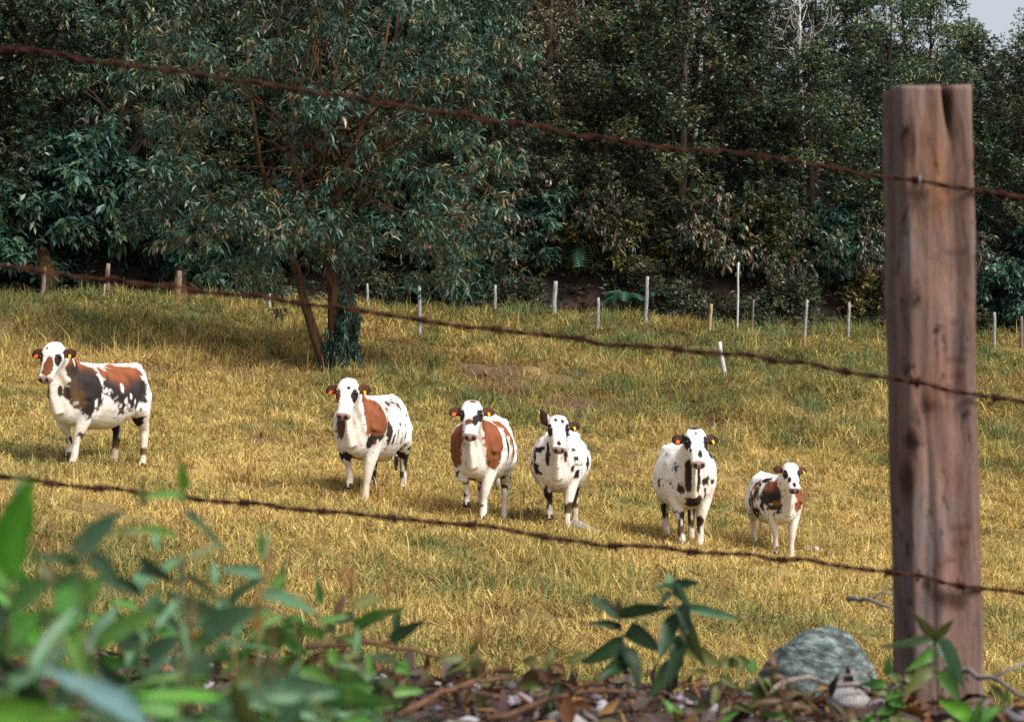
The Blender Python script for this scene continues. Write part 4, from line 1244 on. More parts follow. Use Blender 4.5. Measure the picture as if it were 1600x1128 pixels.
COWS = [
    dict(px=153, d=26.9, th=23, thh=10, sc=1.03, seed=1, label='cow with one big red-brown and black saddle patch on its side, leftmost in the line',
         pose=dict(legs=[(0.14, 0), (-0.12, 0.06), (-0.06, 0), (0.10, 0)], fat=0.98, neck_h=0.03),
         spec=dict(patches=[((0.62, 0.28, 1.12), (0.26, 0.30, 0.42), 'm', 0.16), ((0.78, 0.16, 1.34), (0.16, 0.18, 0.20), 'm', 0.16), ((-0.16, 0.30, 1.08), (0.50, 0.36, 0.36), 'm', 0.16),
                            ((-0.2, -0.3, 1.05), (0.5, 0.3, 0.33), 'm', 0.18), ((0.6, -0.25, 1.1), (0.22, 0.2, 0.3), 'm', 0.2),
                            ((-0.05, 0.40, 0.86), (0.035, 0.2, 0.05), 'w', 0.3), ((-0.30, 0.40, 0.84), (0.035, 0.2, 0.05), 'w', 0.3), ((0.02, 0.4, 1.02), (0.03, 0.2, 0.07), 'w', 0.3),
                            ((-0.16, 0.4, 0.92), (0.03, 0.2, 0.035), 'w', 0.3), ((0.50, 0.35, 0.84), (0.03, 0.2, 0.06), 'w', 0.3), ((0.72, 0.2, 1.42), (0.02, 0.12, 0.12), 'w', 0.3),
                            ((0.93, 0.03, 1.02), (0.06, 0.06, 0.10), 'k', 0.2), ((0.86, 0.14, 0.98), (0.05, 0.06, 0.07), 'k', 0.2), ((0.86, -0.16, 1.0), (0.1, 0.06, 0.14), 'k', 0.2),
                            ((-0.80, 0.2, 1.16), (0.03, 0.1, 0.05), 'k', 0.3)],
                   specks=[(0.16, -0.6, 0.5, 0.6, 0.85, 'k', 14)],
                   leg_marks=[(-1, -0.4, -1, 0.15, 0.62, 0.10), (-1, -0.4, 1, 0.08, 0.2, 0.05), (0.3, 0.9, 1, 0.40, 0.46, 0.04), (0.3, 0.9, -1, 0.34, 0.42, 0.05), (-0.66, -0.4, 1, 0.2, 0.64, 0.02)],
                   face=[((0.20, -0.115, 0.02), (0.12, 0.055, 0.07), 'k'), ((0.20, 0.11, 0.03), (0.08, 0.05, 0.07), 'k'), ((0.34, 0.03, 0.07), (0.15, 0.08, 0.06), 'r'), ((0.05, -0.05, 0.09), (0.02, 0.02, 0.03), 'k')], muzzle_dark=0.2)),
    dict(px=581, d=27.3, th=14, thh=9, sc=1.03, seed=2, label='cow with chestnut shoulders and a black-flecked white flank, second from the left',
         pose=dict(legs=[(0.10, 0), (-0.02, 0.13), (-0.10, 0), (0.16, 0)], fat=1.0, udder=True, head_pitch=56),
         spec=dict(patches=[((0.64, 0.26, 1.10), (0.21, 0.25, 0.36), 'r', 0.14), ((0.72, 0.16, 1.32), (0.14, 0.16, 0.16), 'r', 0.14), ((0.62, 0.30, 0.83), (0.14, 0.12, 0.06), 'm', 0.35),
                            ((0.82, -0.15, 1.02), (0.16, 0.10, 0.20), (0.09, 0.045, 0.025), 0.1), ((0.90, -0.02, 0.88), (0.06, 0.03, 0.2), 'k', 0.2), ((0.74, 0.22, 0.78), (0.07, 0.06, 0.10), 'k', 0.3),
                            ((0.36, 0.34, 0.86), (0.05, 0.1, 0.13), 'k', 0.35), ((0.38, 0.3, 1.04), (0.05, 0.1, 0.06), 'r', 0.3), ((-0.35, 0.30, 1.22), (0.12, 0.1, 0.05), 'r', 0.3), ((-0.8, 0.22, 1.05), (0.06, 0.1, 0.10), 'r', 0.3),
                            ((-0.3, 0.36, 0.82), (0.1, 0.1, 0.05), 'k', 0.4)],
                   specks=[(0.27, -0.75, 0.4, 0.72, 1.34, 'k', 17)],
                   leg_marks=[(-1, -0.4, 1, 0.10, 0.66, 0.10), (-1, -0.4, -1, 0.1, 0.6, 0.12), (0.3, 0.9, -1, 0.52, 0.64, 0.05)],
                   face=[((0.19, 0.115, 0.03), (0.085, 0.05, 0.075), 'k'), ((0.19, -0.12, 0.02), (0.085, 0.045, 0.07), 'r'), ((0.10, 0.035, 0.09), (0.025, 0.022, 0.04), 'k'), ((-0.03, 0.0, 0.05), (0.05, 0.07, 0.06), (0.3))][:3] + [((0.20, -0.10, 0.045), (0.10, 0.05, 0.07), 'r')], muzzle_dark=0.3, ear=(0.10, 0.035, 0.015))),
    dict(px=755, d=26.4, th=9, thh=2, sc=0.99, seed=3, label='cow with chestnut patches on both neck sides and one flank, third from the left',
         pose=dict(legs=[(0.14, 0), (-0.04, 0.15), (0.10, 0), (-0.14, 0)], fat=0.96, head_pitch=52),
         spec=dict(patches=[((0.68, 0.24, 1.06), (0.20, 0.24, 0.36), 'r', 0.15), ((0.80, 0.12, 1.26), (0.10, 0.10, 0.14), 'r', 0.15), ((0.72, -0.24, 1.04), (0.20, 0.20, 0.34), 'r', 0.15), ((-0.12, 0.34, 1.05), (0.26, 0.22, 0.26), 'r', 0.3),
                            ((0.1, 0.22, 1.30), (0.30, 0.12, 0.10), 'r', 0.3), ((0.26, 0.38, 0.95), (0.03, 0.1, 0.14), 'k', 0.3), ((0.5, 0.3, 0.72), (0.05, 0.1, 0.12), 'k', 0.35), ((-0.12, 0.42, 0.95), (0.05, 0.1, 0.04), 'w', 0.4), ((0.10, 0.42, 1.08), (0.05, 0.1, 0.03), 'w', 0.4)],
                   specks=[(0.17, 0.2, 0.95, 0.6, 0.9, 'k', 15), (0.16, -0.5, 0.2, 0.6, 0.9, 'k', 16)],
                   leg_marks=[(0.3, 1, 1, 0.22, 0.32, 0.07), (0.3, 1, -1, 0.16, 0.34, 0.1), (0.3, 0.66, -1, 0.5, 0.66, 0.05), (-1, -0.4, 1, 0.36, 0.56, 0.10), (-1, -0.4, -1, 0.3, 0.6, 0.1)],
                   face=EYES + [((0.28, -0.03, 0.09), (0.05, 0.06, 0.06), 'r'), ((0.26, 0.06, 0.07), (0.08, 0.05, 0.05), 'k'), ((-0.04, 0.02, 0.08), (0.035, 0.06, 0.05), 'r')], muzzle_dark=0.3, ear=(0.10, 0.035, 0.015))),
    dict(px=875, d=26.9, th=4, thh=-1, sc=0.955, seed=4, label='nearly all-white stout cow with small black flecks and one ear pricked up, by the log',
         pose=dict(legs=[(0.12, 0), (-0.06, 0.08), (-0.12, 0), (0.1, 0)], fat=1.03, head_pitch=52, ear_tilt=(1.5, 0)),
         spec=dict(patches=[((0.82, 0.10, 1.02), (0.08, 0.04, 0.10), 'k', 0.2), ((0.84, -0.13, 1.06), (0.07, 0.035, 0.15), 'k', 0.2), ((0.6, -0.32, 0.86), (0.1, 0.1, 0.08), 'k', 0.3), ((0.7, 0.24, 0.98), (0.07, 0.06, 0.05), 'k', 0.3), ((0.74, 0.18, 0.86), (0.05, 0.05, 0.06), 'k', 0.3), ((0.25, 0.42, 0.88), (0.08, 0.05, 0.09), 'k', 0.25),
                            ((0.6, -0.3, 1.0), (0.08, 0.06, 0.12), 'k', 0.4), ((0.8, 0.06, 0.76), (0.06, 0.04, 0.05), 'k', 0.3)],
                   specks=[(0.27, -0.2, 0.75, 0.72, 1.35, 'k', 15)],
                   leg_marks=[(0.3, 1, 1, 0.17, 0.36, 0.05), (0.3, 1, -1, 0.30, 0.56, 0.09), (-1, -0.4, 1, 0.2, 0.5, 0.06), (-1, -0.4, -1, 0.3, 0.5, 0.1)],
                   face=[((0.18, 0.115, 0.03), (0.10, 0.04, 0.075), 'k'), ((0.18, -0.115, 0.03), (0.10, 0.045, 0.075), 'k'), ((0.03, -0.035, 0.09), (0.035, 0.022, 0.04), 'k'), ((0.06, 0.05, 0.09), (0.045, 0.02, 0.05), 'k'), ((0.40, 0.0, 0.07), (0.04, 0.03, 0.04), 'k')], muzzle_dark=0.35), otag=False),
    dict(px=1070, d=26.2, th=-2, thh=-3, sc=1.0, seed=5, label='white cow with black streaks down its chest and black knees, second from the right',
         pose=dict(legs=[(0.02, 0), (0.10, 0.02), (-0.02, 0), (0.1, 0)], fat=0.95, udder=True, head_pitch=50),
         spec=dict(patches=[((0.90, 0.055, 0.98), (0.14, 0.04, 0.22), 'k', 0.2), ((0.90, -0.06, 1.0), (0.14, 0.045, 0.22), 'k', 0.2), ((0.78, 0.17, 0.94), (0.10, 0.06, 0.08), 'k', 0.35), ((0.78, -0.15, 0.80), (0.08, 0.05, 0.07), 'k', 0.35), ((0.74, 0.15, 0.80), (0.06, 0.03, 0.12), 'k', 0.3),
                            ((0.78, 0.0, 0.64), (0.14, 0.11, 0.11), 'k', 0.3), ((0.78, -0.22, 1.12), (0.08, 0.03, 0.1), 'k', 0.3), ((0.3, -0.40, 0.82), (0.06, 0.05, 0.08), 'k', 0.3), ((0.55, 0.26, 1.22), (0.12, 0.03, 0.07), 'k', 0.4), ((0.4, 0.34, 1.02), (0.04, 0.05, 0.12), 'k', 0.4)],
                   specks=[(0.20, 0.0, 0.72, 0.85, 1.32, 'k', 15)],
                   leg_marks=[(0.3, 1, 1, 0.25, 0.46, 0.05), (0.3, 1, -1, 0.22, 0.52, 0.05), (-1, -0.4, 1, 0.2, 0.62, 0.10), (-1, -0.4, -1, 0.2, 0.5, 0.1)],
                   face=[((0.17, 0.115, 0.03), (0.10, 0.05, 0.075), 'k'), ((0.15, -0.115, 0.03), (0.10, 0.055, 0.08), 'k'), ((0.05, -0.01, 0.09), (0.025, 0.02, 0.04), 'k'), ((-0.06, 0.0, 0.05), (0.04, 0.07, 0.05), 'k'), ((0.36, 0.03, 0.07), (0.06, 0.03, 0.04), 'k'), ((0.28, -0.09, 0.04), (0.03, 0.02, 0.03), 'k')], muzzle_dark=0.3, ear=(0.045, 0.015, 0.01))),
    dict(px=1210, d=26.6, th=-8, thh=-5, sc=0.775, seed=6, label='smallest cow, a young brown-and-white one at the right end of the line',
         pose=dict(legs=[(0.06, 0), (-0.04, 0.03), (-0.08, 0), (0.06, 0)], fat=0.92, head_pitch=50, neck_h=0.02, ear_tilt=(0.5, 0.2)),
         spec=dict(patches=[((0.66, -0.25, 1.06), (0.20, 0.20, 0.24), 'm', 0.25), ((0.72, -0.2, 0.86), (0.16, 0.14, 0.09), 'm', 0.35), ((0.76, 0.22, 1.02), (0.16, 0.16, 0.24), 'r', 0.2), ((0.90, 0.02, 0.92), (0.1, 0.05, 0.14), (0.06, 0.025, 0.015), 0.2), ((0.42, -0.32, 0.88), (0.07, 0.12, 0.20), 'k', 0.35),
                            ((-0.05, -0.36, 0.95), (0.28, 0.2, 0.28), 'm', 0.5), ((0.2, -0.2, 1.28), (0.24, 0.10, 0.06), 'k', 0.4), ((-0.05, -0.42, 1.05), (0.05, 0.1, 0.06), 'w', 0.4), ((0.04, -0.42, 0.88), (0.06, 0.1, 0.03), 'w', 0.4), ((-0.15, -0.42, 0.86), (0.05, 0.1, 0.05), 'w', 0.4)],
                   specks=[(0.24, -0.5, 0.75, 0.7, 1.25, 'k', 14)],
                   leg_marks=[(0.3, 1, -1, 0.1, 0.16, 0.04)],
                   face=[((0.17, 0.115, 0.03), (0.085, 0.045, 0.075), 'k'), ((0.17, -0.115, 0.03), (0.085, 0.05, 0.075), 'k'), ((0.29, -0.07, 0.07), (0.05, 0.035, 0.05), 'k'), ((0.40, 0.0, 0.07), (0.05, 0.035, 0.05), 'k')], muzzle_dark=0.6, ear=(0.09, 0.03, 0.015)), otag=False),
]
for c in COWS:
    cow(c['px'], c['d'], c['th'], c['thh'], c['sc'], c['pose'], c['spec'], c['label'], c['seed'], c.get('otag', True), True, c.get('horn', False))


# ------------------------------------------------------------------ barbed wire fence in front
def fence():
    root = empty('barbed_wire_fence', (W(1455, 1060, 3.38).x, 3.38, bz(0.7, 3.38)),
                 'near fence of one thick wooden post and three rusty barbed wires crossing the view', 'fence')
    r0 = Vector(root.location)
    # post: square timber with worn corners, checks and a split at the top
    D = 3.40; wid = 0.125
    b = W(1465, 1060, D); t = W(1449, 140, D)
    b0 = b + (b - t) * 0.35
    n = 168; m = 150
    V = []; T = []; C = []
    for i in range(m + 1):
        f = i / m
        c = b0.lerp(t, f)
        for j in range(n):
            a = 2 * math.pi * j / n
            e = 8.0
            ca, sa = math.cos(a), math.sin(a)
            rr = (abs(ca) ** e + abs(sa) ** e) ** (-1 / e)
            q = Vector((ca * rr * wid / 2, sa * rr * wid / 2 * 0.95, 0))
            q.rotate(Matrix.Rotation(R(8), 3, 'Z').to_euler())
            V.append(c + q)
    V = np.array([v[:] for v in V])
    base = np.array(b0)
    loc = V - (base + (np.array(t) - base) * (np.repeat(np.arange(m + 1), n) / m)[:, None])
    rad = loc[:, :2] / (np.linalg.norm(loc[:, :2], axis=1)[:, None] + 1e-9)
    hgt = V[:, 2]
    q = np.stack([loc[:, 0] * 38, loc[:, 1] * 38, hgt * 3.0], 1)
    disp = (vnoise(q, 71) - 0.5) * 0.014 + (vnoise(q * np.array([3, 3, 2.0]), 72) - 0.5) * 0.004 + (vnoise(np.stack([loc[:, 0] * 10, loc[:, 1] * 10, hgt * 9], 1), 73) - 0.5) * 0.008
    # split from the top, front face, right of centre, and a long check lower down left
    top = t.z
    s1 = np.exp(-((loc[:, 0] - 0.020 - 0.012 * (top - hgt) / 0.1) / 0.0065) ** 2) * sstep(top - 0.115, top - 0.02, hgt) * (loc[:, 1] < 0)
    xw = -0.030 + 0.006 * np.sin(hgt * 14)
    s2 = np.exp(-((loc[:, 0] - xw) / 0.006) ** 2) * sstep(top - 0.98, top - 0.86, hgt) * (1 - sstep(top - 0.55, top - 0.45, hgt)) * (loc[:, 1] < 0)
    disp = disp - 0.022 * s1 - 0.003 * s2
    V[:, :2] += rad * disp[:, None]
    # uneven sawn top
    topm = np.repeat(np.arange(m + 1), n) == m
    V[topm, 2] += (vnoise(loc[topm] * 40, 75) - 0.5) * 0.004 - loc[topm, 0] * -0.03
    for i in range(m):
        for j in range(n):
            a = i * n + j; bb = i * n + (j + 1) % n
            T += [(a, bb, bb + n), (a, bb + n, a + n)]
    ci = len(V)
    V = np.concatenate([V, [np.array(t) + [0, 0, -0.004]]])
    for j in range(n): T.append((m * n + j, m * n + (j + 1) % n, ci))
    # stains with shapes of their own: knots, rust below the wires, an ochre streak, bleached flank; also painted shade in the top split
    tint = np.ones((len(V), 3))
    lx = np.concatenate([loc[:, 0], [0]]); lz = V[:, 2]
    def blot(cx, dz, rx, rz, col, k=1.0):
        q = ((lx - cx) / rx) ** 2 + ((lz - (top - dz)) / rz) ** 2
        q = q + (vnoise(np.stack([lx * 60, lz * 0, lz * 25], 1), 77) - 0.5) * 1.4
        w_ = np.clip(1.2 - q, 0, 1)[:, None] * k
        tint[:] = tint * (1 - w_) + np.array(col) * w_
    blot(0.005, 0.15, 0.02, 0.09, (1.35, 0.98, 0.62), .55)
    blot(0.026, 0.05, 0.007, 0.05, (0.12, 0.09, 0.08), .95); blot(0.032, 0.10, 0.005, 0.03, (0.25, 0.2, 0.18), .9)  # shade of the top split, painted dark along its groove
    blot(-0.042, 0.10, 0.010, 0.06, (0.3, 0.25, 0.22), .8); blot(-0.040, 0.19, 0.013, 0.03, (0.35, 0.3, 0.28), .8)
    blot(-0.050, 0.24, 0.02, 0.08, (0.85, 1.1, 1.3), .8); blot(0.05, 0.35, 0.018, 0.3, (0.9, 1.0, 1.1), .6)
    blot(-0.048, 0.60, 0.009, 0.02, (0.15, 0.12, 0.1), .9); blot(-0.052, 0.66, 0.008, 0.05, (0.35, 0.22, 0.12), .9)
    blot(-0.03, 0.84, 0.010, 0.016, (0.15, 0.1, 0.08), .9); blot(0.0, 0.865, 0.012, 0.014, (0.25, 0.15, 0.08), .9)
    blot(0.0, 0.45, 0.03, 0.15, (1.25, 1.1, 1.05), .7); blot(0.01, 0.75, 0.03, 0.16, (1.2, 1.08, 1.05), .7)
    for dz, cx in ((0.17, -0.03), (0.155, 0.03), (0.52, -0.02), (0.50, 0.02), (0.84, -0.015), (0.855, 0.025)): blot(cx, dz + 0.015, 0.02, 0.012, (0.3, 0.22, 0.18), .7)
    for i in range(9):       # saw arcs
        zc_ = (0.28, 0.40, 0.42, 0.44, 0.46, 0.49, 0.74, 0.77, 0.79)[i]
        arc = np.abs(lz - (top - zc_) + (lx - 0.03) ** 2 * 11) < 0.0022
        arc &= (lx > -0.005 + 0.018 * math.sin(i * 2.1)) & (lx < 0.056)
        tint[arc] *= 0.62
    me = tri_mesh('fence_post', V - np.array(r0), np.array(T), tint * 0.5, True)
    # wood material: grain streaks, knots, saw arcs
    mat, tr, bs = new_mat('weathered_post_wood')
    tc = tr.nodes.new('ShaderNodeTexCoord')

    def nz(scale, st, det=6, rough=0.6):
        mp = tr.nodes.new('ShaderNodeMapping'); mp.inputs['Scale'].default_value = st
        tr.links.new(tc.outputs['Object'], mp.inputs[0])
        k = tr.nodes.new('ShaderNodeTexNoise'); k.inputs['Scale'].default_value = scale; k.inputs['Detail'].default_value = det; k.inputs['Roughness'].default_value = rough
        k.inputs['Distortion'].default_value = 0.6
        tr.links.new(mp.outputs[0], k.inputs['Vector']); return k
    a1 = nz(9, (3.2, 3.2, 0.55)); a2 = nz(4, (1.6, 1.6, 1.0)); a3 = nz(14, (2.4, 2.4, 1.4))
    r1 = tr.nodes.new('ShaderNodeValToRGB'); cr = r1.color_ramp
    cr.elements[0].position = 0.30; cr.elements[0].color = (0.035, 0.019, 0.015, 1)
    cr.elements[1].position = 0.72; cr.elements[1].color = (0.215, 0.145, 0.112, 1)
    e = cr.elements.new(0.48); e.color = (0.125, 0.074, 0.056, 1)
    tr.links.new(a1.outputs[0], r1.inputs[0])
    r2 = tr.nodes.new('ShaderNodeValToRGB'); cr = r2.color_ramp
    cr.elements[0].position = 0.36; cr.elements[0].color = (0.13, 0.125, 0.14, 1)
    cr.elements[1].position = 0.66; cr.elements[1].color = (0.17, 0.085, 0.035, 1)
    e = cr.elements.new(0.5); e.color = (0.14, 0.088, 0.078, 1)
    tr.links.new(a2.outputs[0], r2.inputs[0])
    mx = tr.nodes.new('ShaderNodeMix'); mx.data_type = 'RGBA'; mx.inputs[0].default_value = 0.38
    tr.links.new(r1.outputs[0], mx.inputs[6]); tr.links.new(r2.outputs[0], mx.inputs[7])
    r3 = tr.nodes.new('ShaderNodeMapRange'); r3.inputs[1].default_value = 0.58; r3.inputs[2].default_value = 0.70
    tr.links.new(a3.outputs[0], r3.inputs[0])
    mx2 = tr.nodes.new('ShaderNodeMix'); mx2.data_type = 'RGBA'; mx2.inputs[7].default_value = (0.022, 0.012, 0.01, 1)
    tr.links.new(r3.outputs[0], mx2.inputs[0]); tr.links.new(mx.outputs[2], mx2.inputs[6])
    at = tr.nodes.new('ShaderNodeAttribute'); at.attribute_name = 'col'
    sc2 = tr.nodes.new('ShaderNodeVectorMath'); sc2.operation = 'SCALE'; sc2.inputs[3].default_value = 2.35
    tr.links.new(at.outputs['Vector'], sc2.inputs[0])
    mm = tr.nodes.new('ShaderNodeVectorMath'); mm.operation = 'MULTIPLY'
    tr.links.new(mx2.outputs[2], mm.inputs[0]); tr.links.new(sc2.outputs[0], mm.inputs[1])
    tr.links.new(mm.outputs[0], bs.inputs['Base Color'])
    bs.inputs['Roughness'].default_value = 0.85; bs.inputs['Specular IOR Level'].default_value = 0.15
    bp = tr.nodes.new('ShaderNodeBump'); bp.inputs['Strength'].default_value = 1.0; bp.inputs['Distance'].default_value = 0.010
    tr.links.new(a1.outputs[0], bp.inputs['Height']); tr.links.new(bp.outputs[0], bs.inputs['Normal'])
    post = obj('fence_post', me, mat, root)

    def dist(px): return 3.06 + (px / 1450) * 0.235 if px < 1450 else 3.295 + (px - 1450) * 0.0006
    WIRES = {
        'topmost rusty barbed wire': ([(-900, -60), (0, 75), (185, 100), (400, 131), (600, 161), (720, 181), (900, 210), (1050, 231), (1180, 244), (1300, 264), (1400, 279), (1510, 295), (1600, 311), (2400, 430)], [20, 185, 310, 455, 610, 722, 850, 985, 1185, 1300, 1430, 1560]),
        'middle rusty barbed wire': ([(-900, 310), (0, 415), (170, 437), (300, 452), (450, 470), (655, 499), (770, 516), (880, 527), (1000, 544), (1080, 547), (1210, 561), (1330, 581), (1400, 591), (1440, 601), (1520, 615), (1600, 629), (2400, 750)], [60, 170, 300, 460, 660, 775, 905, 1060, 1205, 1320, 1425, 1555]),
        'lowest rusty barbed wire': ([(-900, 640), (0, 744), (200, 766), (400, 788), (500, 798), (600, 808), (740, 819), (800, 829), (860, 842), (950, 851), (1100, 862), (1250, 875), (1400, 894), (1500, 914), (1600, 927), (2400, 1040)], [75, 150, 285, 380, 500, 610, 735, 850, 955, 1080, 1220, 1390, 1500]),
    }
    barb = MB()
    barb.tube([(math.cos(k * 0.9) * 0.0048, 0, 0) for k in range(1)] + [(0.0, 0.0, 0.0)], 0.001, 4) if False else None
    # two wraps round the strands and four short points
    wr = [(-0.007 + 0.014 * k / 20, 0.0050 * math.cos(k * 0.95), 0.0050 * math.sin(k * 0.95)) for k in range(21)]
    barb.tube(wr, 0.0019, 5)
    for (y, z, xx) in ((0.012, 0.007, 0.006), (-0.012, -0.007, -0.006), (0.007, -0.012, -0.004), (-0.008, 0.011, 0.004)):
        barb.tube([(xx * .6, y * .2, z * .2), (xx, y * .6, z * .6), (xx * 1.4, y, z)], [0.0018, 0.0015, 0.0004], 5)
    bm_ = barb.mesh('barb')
    stp = MB()
    stp.tube([(-0.008, 0.012, 0.0), (-0.008, -0.006, 0.0), (-0.003, -0.010, 0), (0.003, -0.010, 0), (0.008, -0.006, 0.0), (0.008, 0.012, 0.0)], 0.0017, 6)
    sm = stp.mesh('staple')
    for lab, (pts, barbs) in WIRES.items():
        P = [W(px, py, dist(px)) for px, py in pts]
        pxs = [p[0] for p in pts]
        N = 900
        # smooth path in world space, parameter = pixel column of the control points
        xs = np.linspace(pxs[0], pxs[-1], N)
        path = np.stack([np.interp(xs, pxs, [p[i] for p in P]) for i in range(3)], 1)
        ker = np.exp(-0.5 * (np.arange(-12, 13) / 6.0) ** 2); ker /= ker.sum()
        path = np.stack([np.convolve(np.pad(path[:, i], 12, mode='edge'), ker, 'valid') for i in range(3)], 1)
        path[:12] = path[12] ; path[-12:] = path[-13]
        path = path[11:-11]; xs = xs[11:-11]
        # old slack wire wobbles
        path[:, 2] += (vnoise(np.stack([xs / 45, xs * 0, xs * 0 + len(lab)], 1), 81) - 0.5) * 0.006
        path = path - np.array(r0)
        seg = np.linalg.norm(np.diff(path, axis=0), axis=1); s = np.concatenate([[0], np.cumsum(seg)])
        mb = MB()
        for ph in (0, math.pi):
            a = s * 2 * math.pi / 0.085 + ph
            pp = path.copy(); pp[:, 1] += np.cos(a) * 0.0023; pp[:, 2] += np.sin(a) * 0.0023
            mb.tube([tuple(p) for p in pp], 0.0021, 5)
        w = obj('barbed_wire', mb.mesh('barbed_wire'), M_RUST, root)
        w['label'] = lab
        for bx in barbs:
            i = int(np.clip(np.searchsorted(xs, bx), 1, len(xs) - 2))
            o = obj('barb', bm_, M_RUST, w, tuple(path[i]))
            tdir = Vector(path[i + 1] - path[i - 1]).normalized()
            o.rotation_euler = (tdir.to_track_quat('X', 'Z') @ Matrix.Rotation(random.uniform(0, 6.28), 3, 'X').to_quaternion()).to_euler()
        i = int(np.searchsorted(xs, 1432))
        o = obj('staple', sm.copy(), M_STEEL if 'top' in lab else M_RUST, post, tuple(path[i]))
        o.rotation_euler = (0, R(random.uniform(60, 120)), 0)


fence()


# ------------------------------------------------------------------ foreground: rock, stones, twigs, litter
p = W(1280, 1062, 4.25)
o = obj('lichen_boulder', rock_mesh('lichen_boulder', 17, 5, 0.12, 1.7), M_LICHEN, None, (p.x, p.y, CZ - 0.74))
o.scale = (0.132, 0.13, 0.165); o.rotation_euler = (0.1, 0.15, 0.7)
tag(o, 'rounded grey-green boulder with lichen on the bank left of the big wooden post', 'boulder')


def foreground_stones():
    spots = [(780, 1092, 2.95, .022, M_PALESTONE, 'pale flat stone low in the middle of the littered bank'),
             (1135, 1082, 3.05, .034, M_PALESTONE, 'whitish flat stone on the bank below the dark leafy weed'),
             (715, 1075, 3.1, .024, M_STONE, 'dark rounded stone at the left end of the littered bank'),
             (1235, 1112, 2.9, .03, M_STONE, 'grey stone at the bottom edge below the lichen boulder'),
             (880, 1075, 3.1, .03, M_STONE, 'small grey stone left of the dark leafy weed'),
             (640, 1098, 2.9, .036, M_STONE, 'grey stone where the green weeds end on the bank'),
             (1330, 1050, 3.3, .035, M_STONE, 'grey-pink stone just below the lichen boulder')]
    for i, (px, py, d, s, mt, lab) in enumerate(spots):
        q = W(px, py, d)
        o = obj('bank_stone', rock_mesh('bank_stone', 200 + i, 2, 0.3), mt, None, (q.x, q.y, bz(q.x, q.y) + s * .35))
        o.scale = (s * 1.3, s, s * .6); o.rotation_euler = (0, 0, i * 1.3); tag(o, lab, 'stone', 'stones on the near bank')
    tw = [((620, 1120, 2.9), (800, 1060, 3.1), M_TWIG, 'long reddish twig rising to the right across the littered bank'),
          ((760, 1122, 2.85), (1010, 1085, 3.0), M_TWIG, 'thin brown twig low in the middle of the bank'),
          ((1160, 1085, 3.2), (1420, 1078, 3.3), M_GREYTWIG, 'grey twig lying below the lichen boulder'),
          ((1480, 1045, 3.2), (1620, 1105, 3.0), M_GREYTWIG, 'dark twig sloping down right of the post foot'),
          ((480, 1010, 3.1), (700, 1030, 3.2), M_TWIG, 'brown twig along the top of the bank left of centre'),
          ((1325, 936, 4.3), (1400, 956, 4.15), M_GREYTWIG, 'pale bent twig sticking out left of the post above the boulder')]
    for i, (a, b, mt, lab) in enumerate(tw):
        rs = np.random.default_rng(300 + i)
        A, B = W(*a), W(*b)
        if i < 5:
            A.z = max(A.z, bz(A.x, A.y) + .01); B.z = max(B.z, bz(B.x, B.y) + .015)
        mb = MB(); pts = limb(mb, A - A, B - A, 0.006, 0.0025, rs, 0.10, 8)
        q = pts[4]; limb(mb, q, q + Vector((0.08, 0.02, 0.03)), 0.003, 0.0012, rs, 0.2, 4)
        if i == 5:
            mb.tube([B - A, B - A + Vector((0.05, 0, -.05)), B - A + Vector((0.09, 0.0, -.25))], [.0025, .004, .006], 6)
        tag(obj('twig', mb.mesh('twig'), mt, None, A), lab, 'twig', 'twigs on the near bank')


foreground_stones()


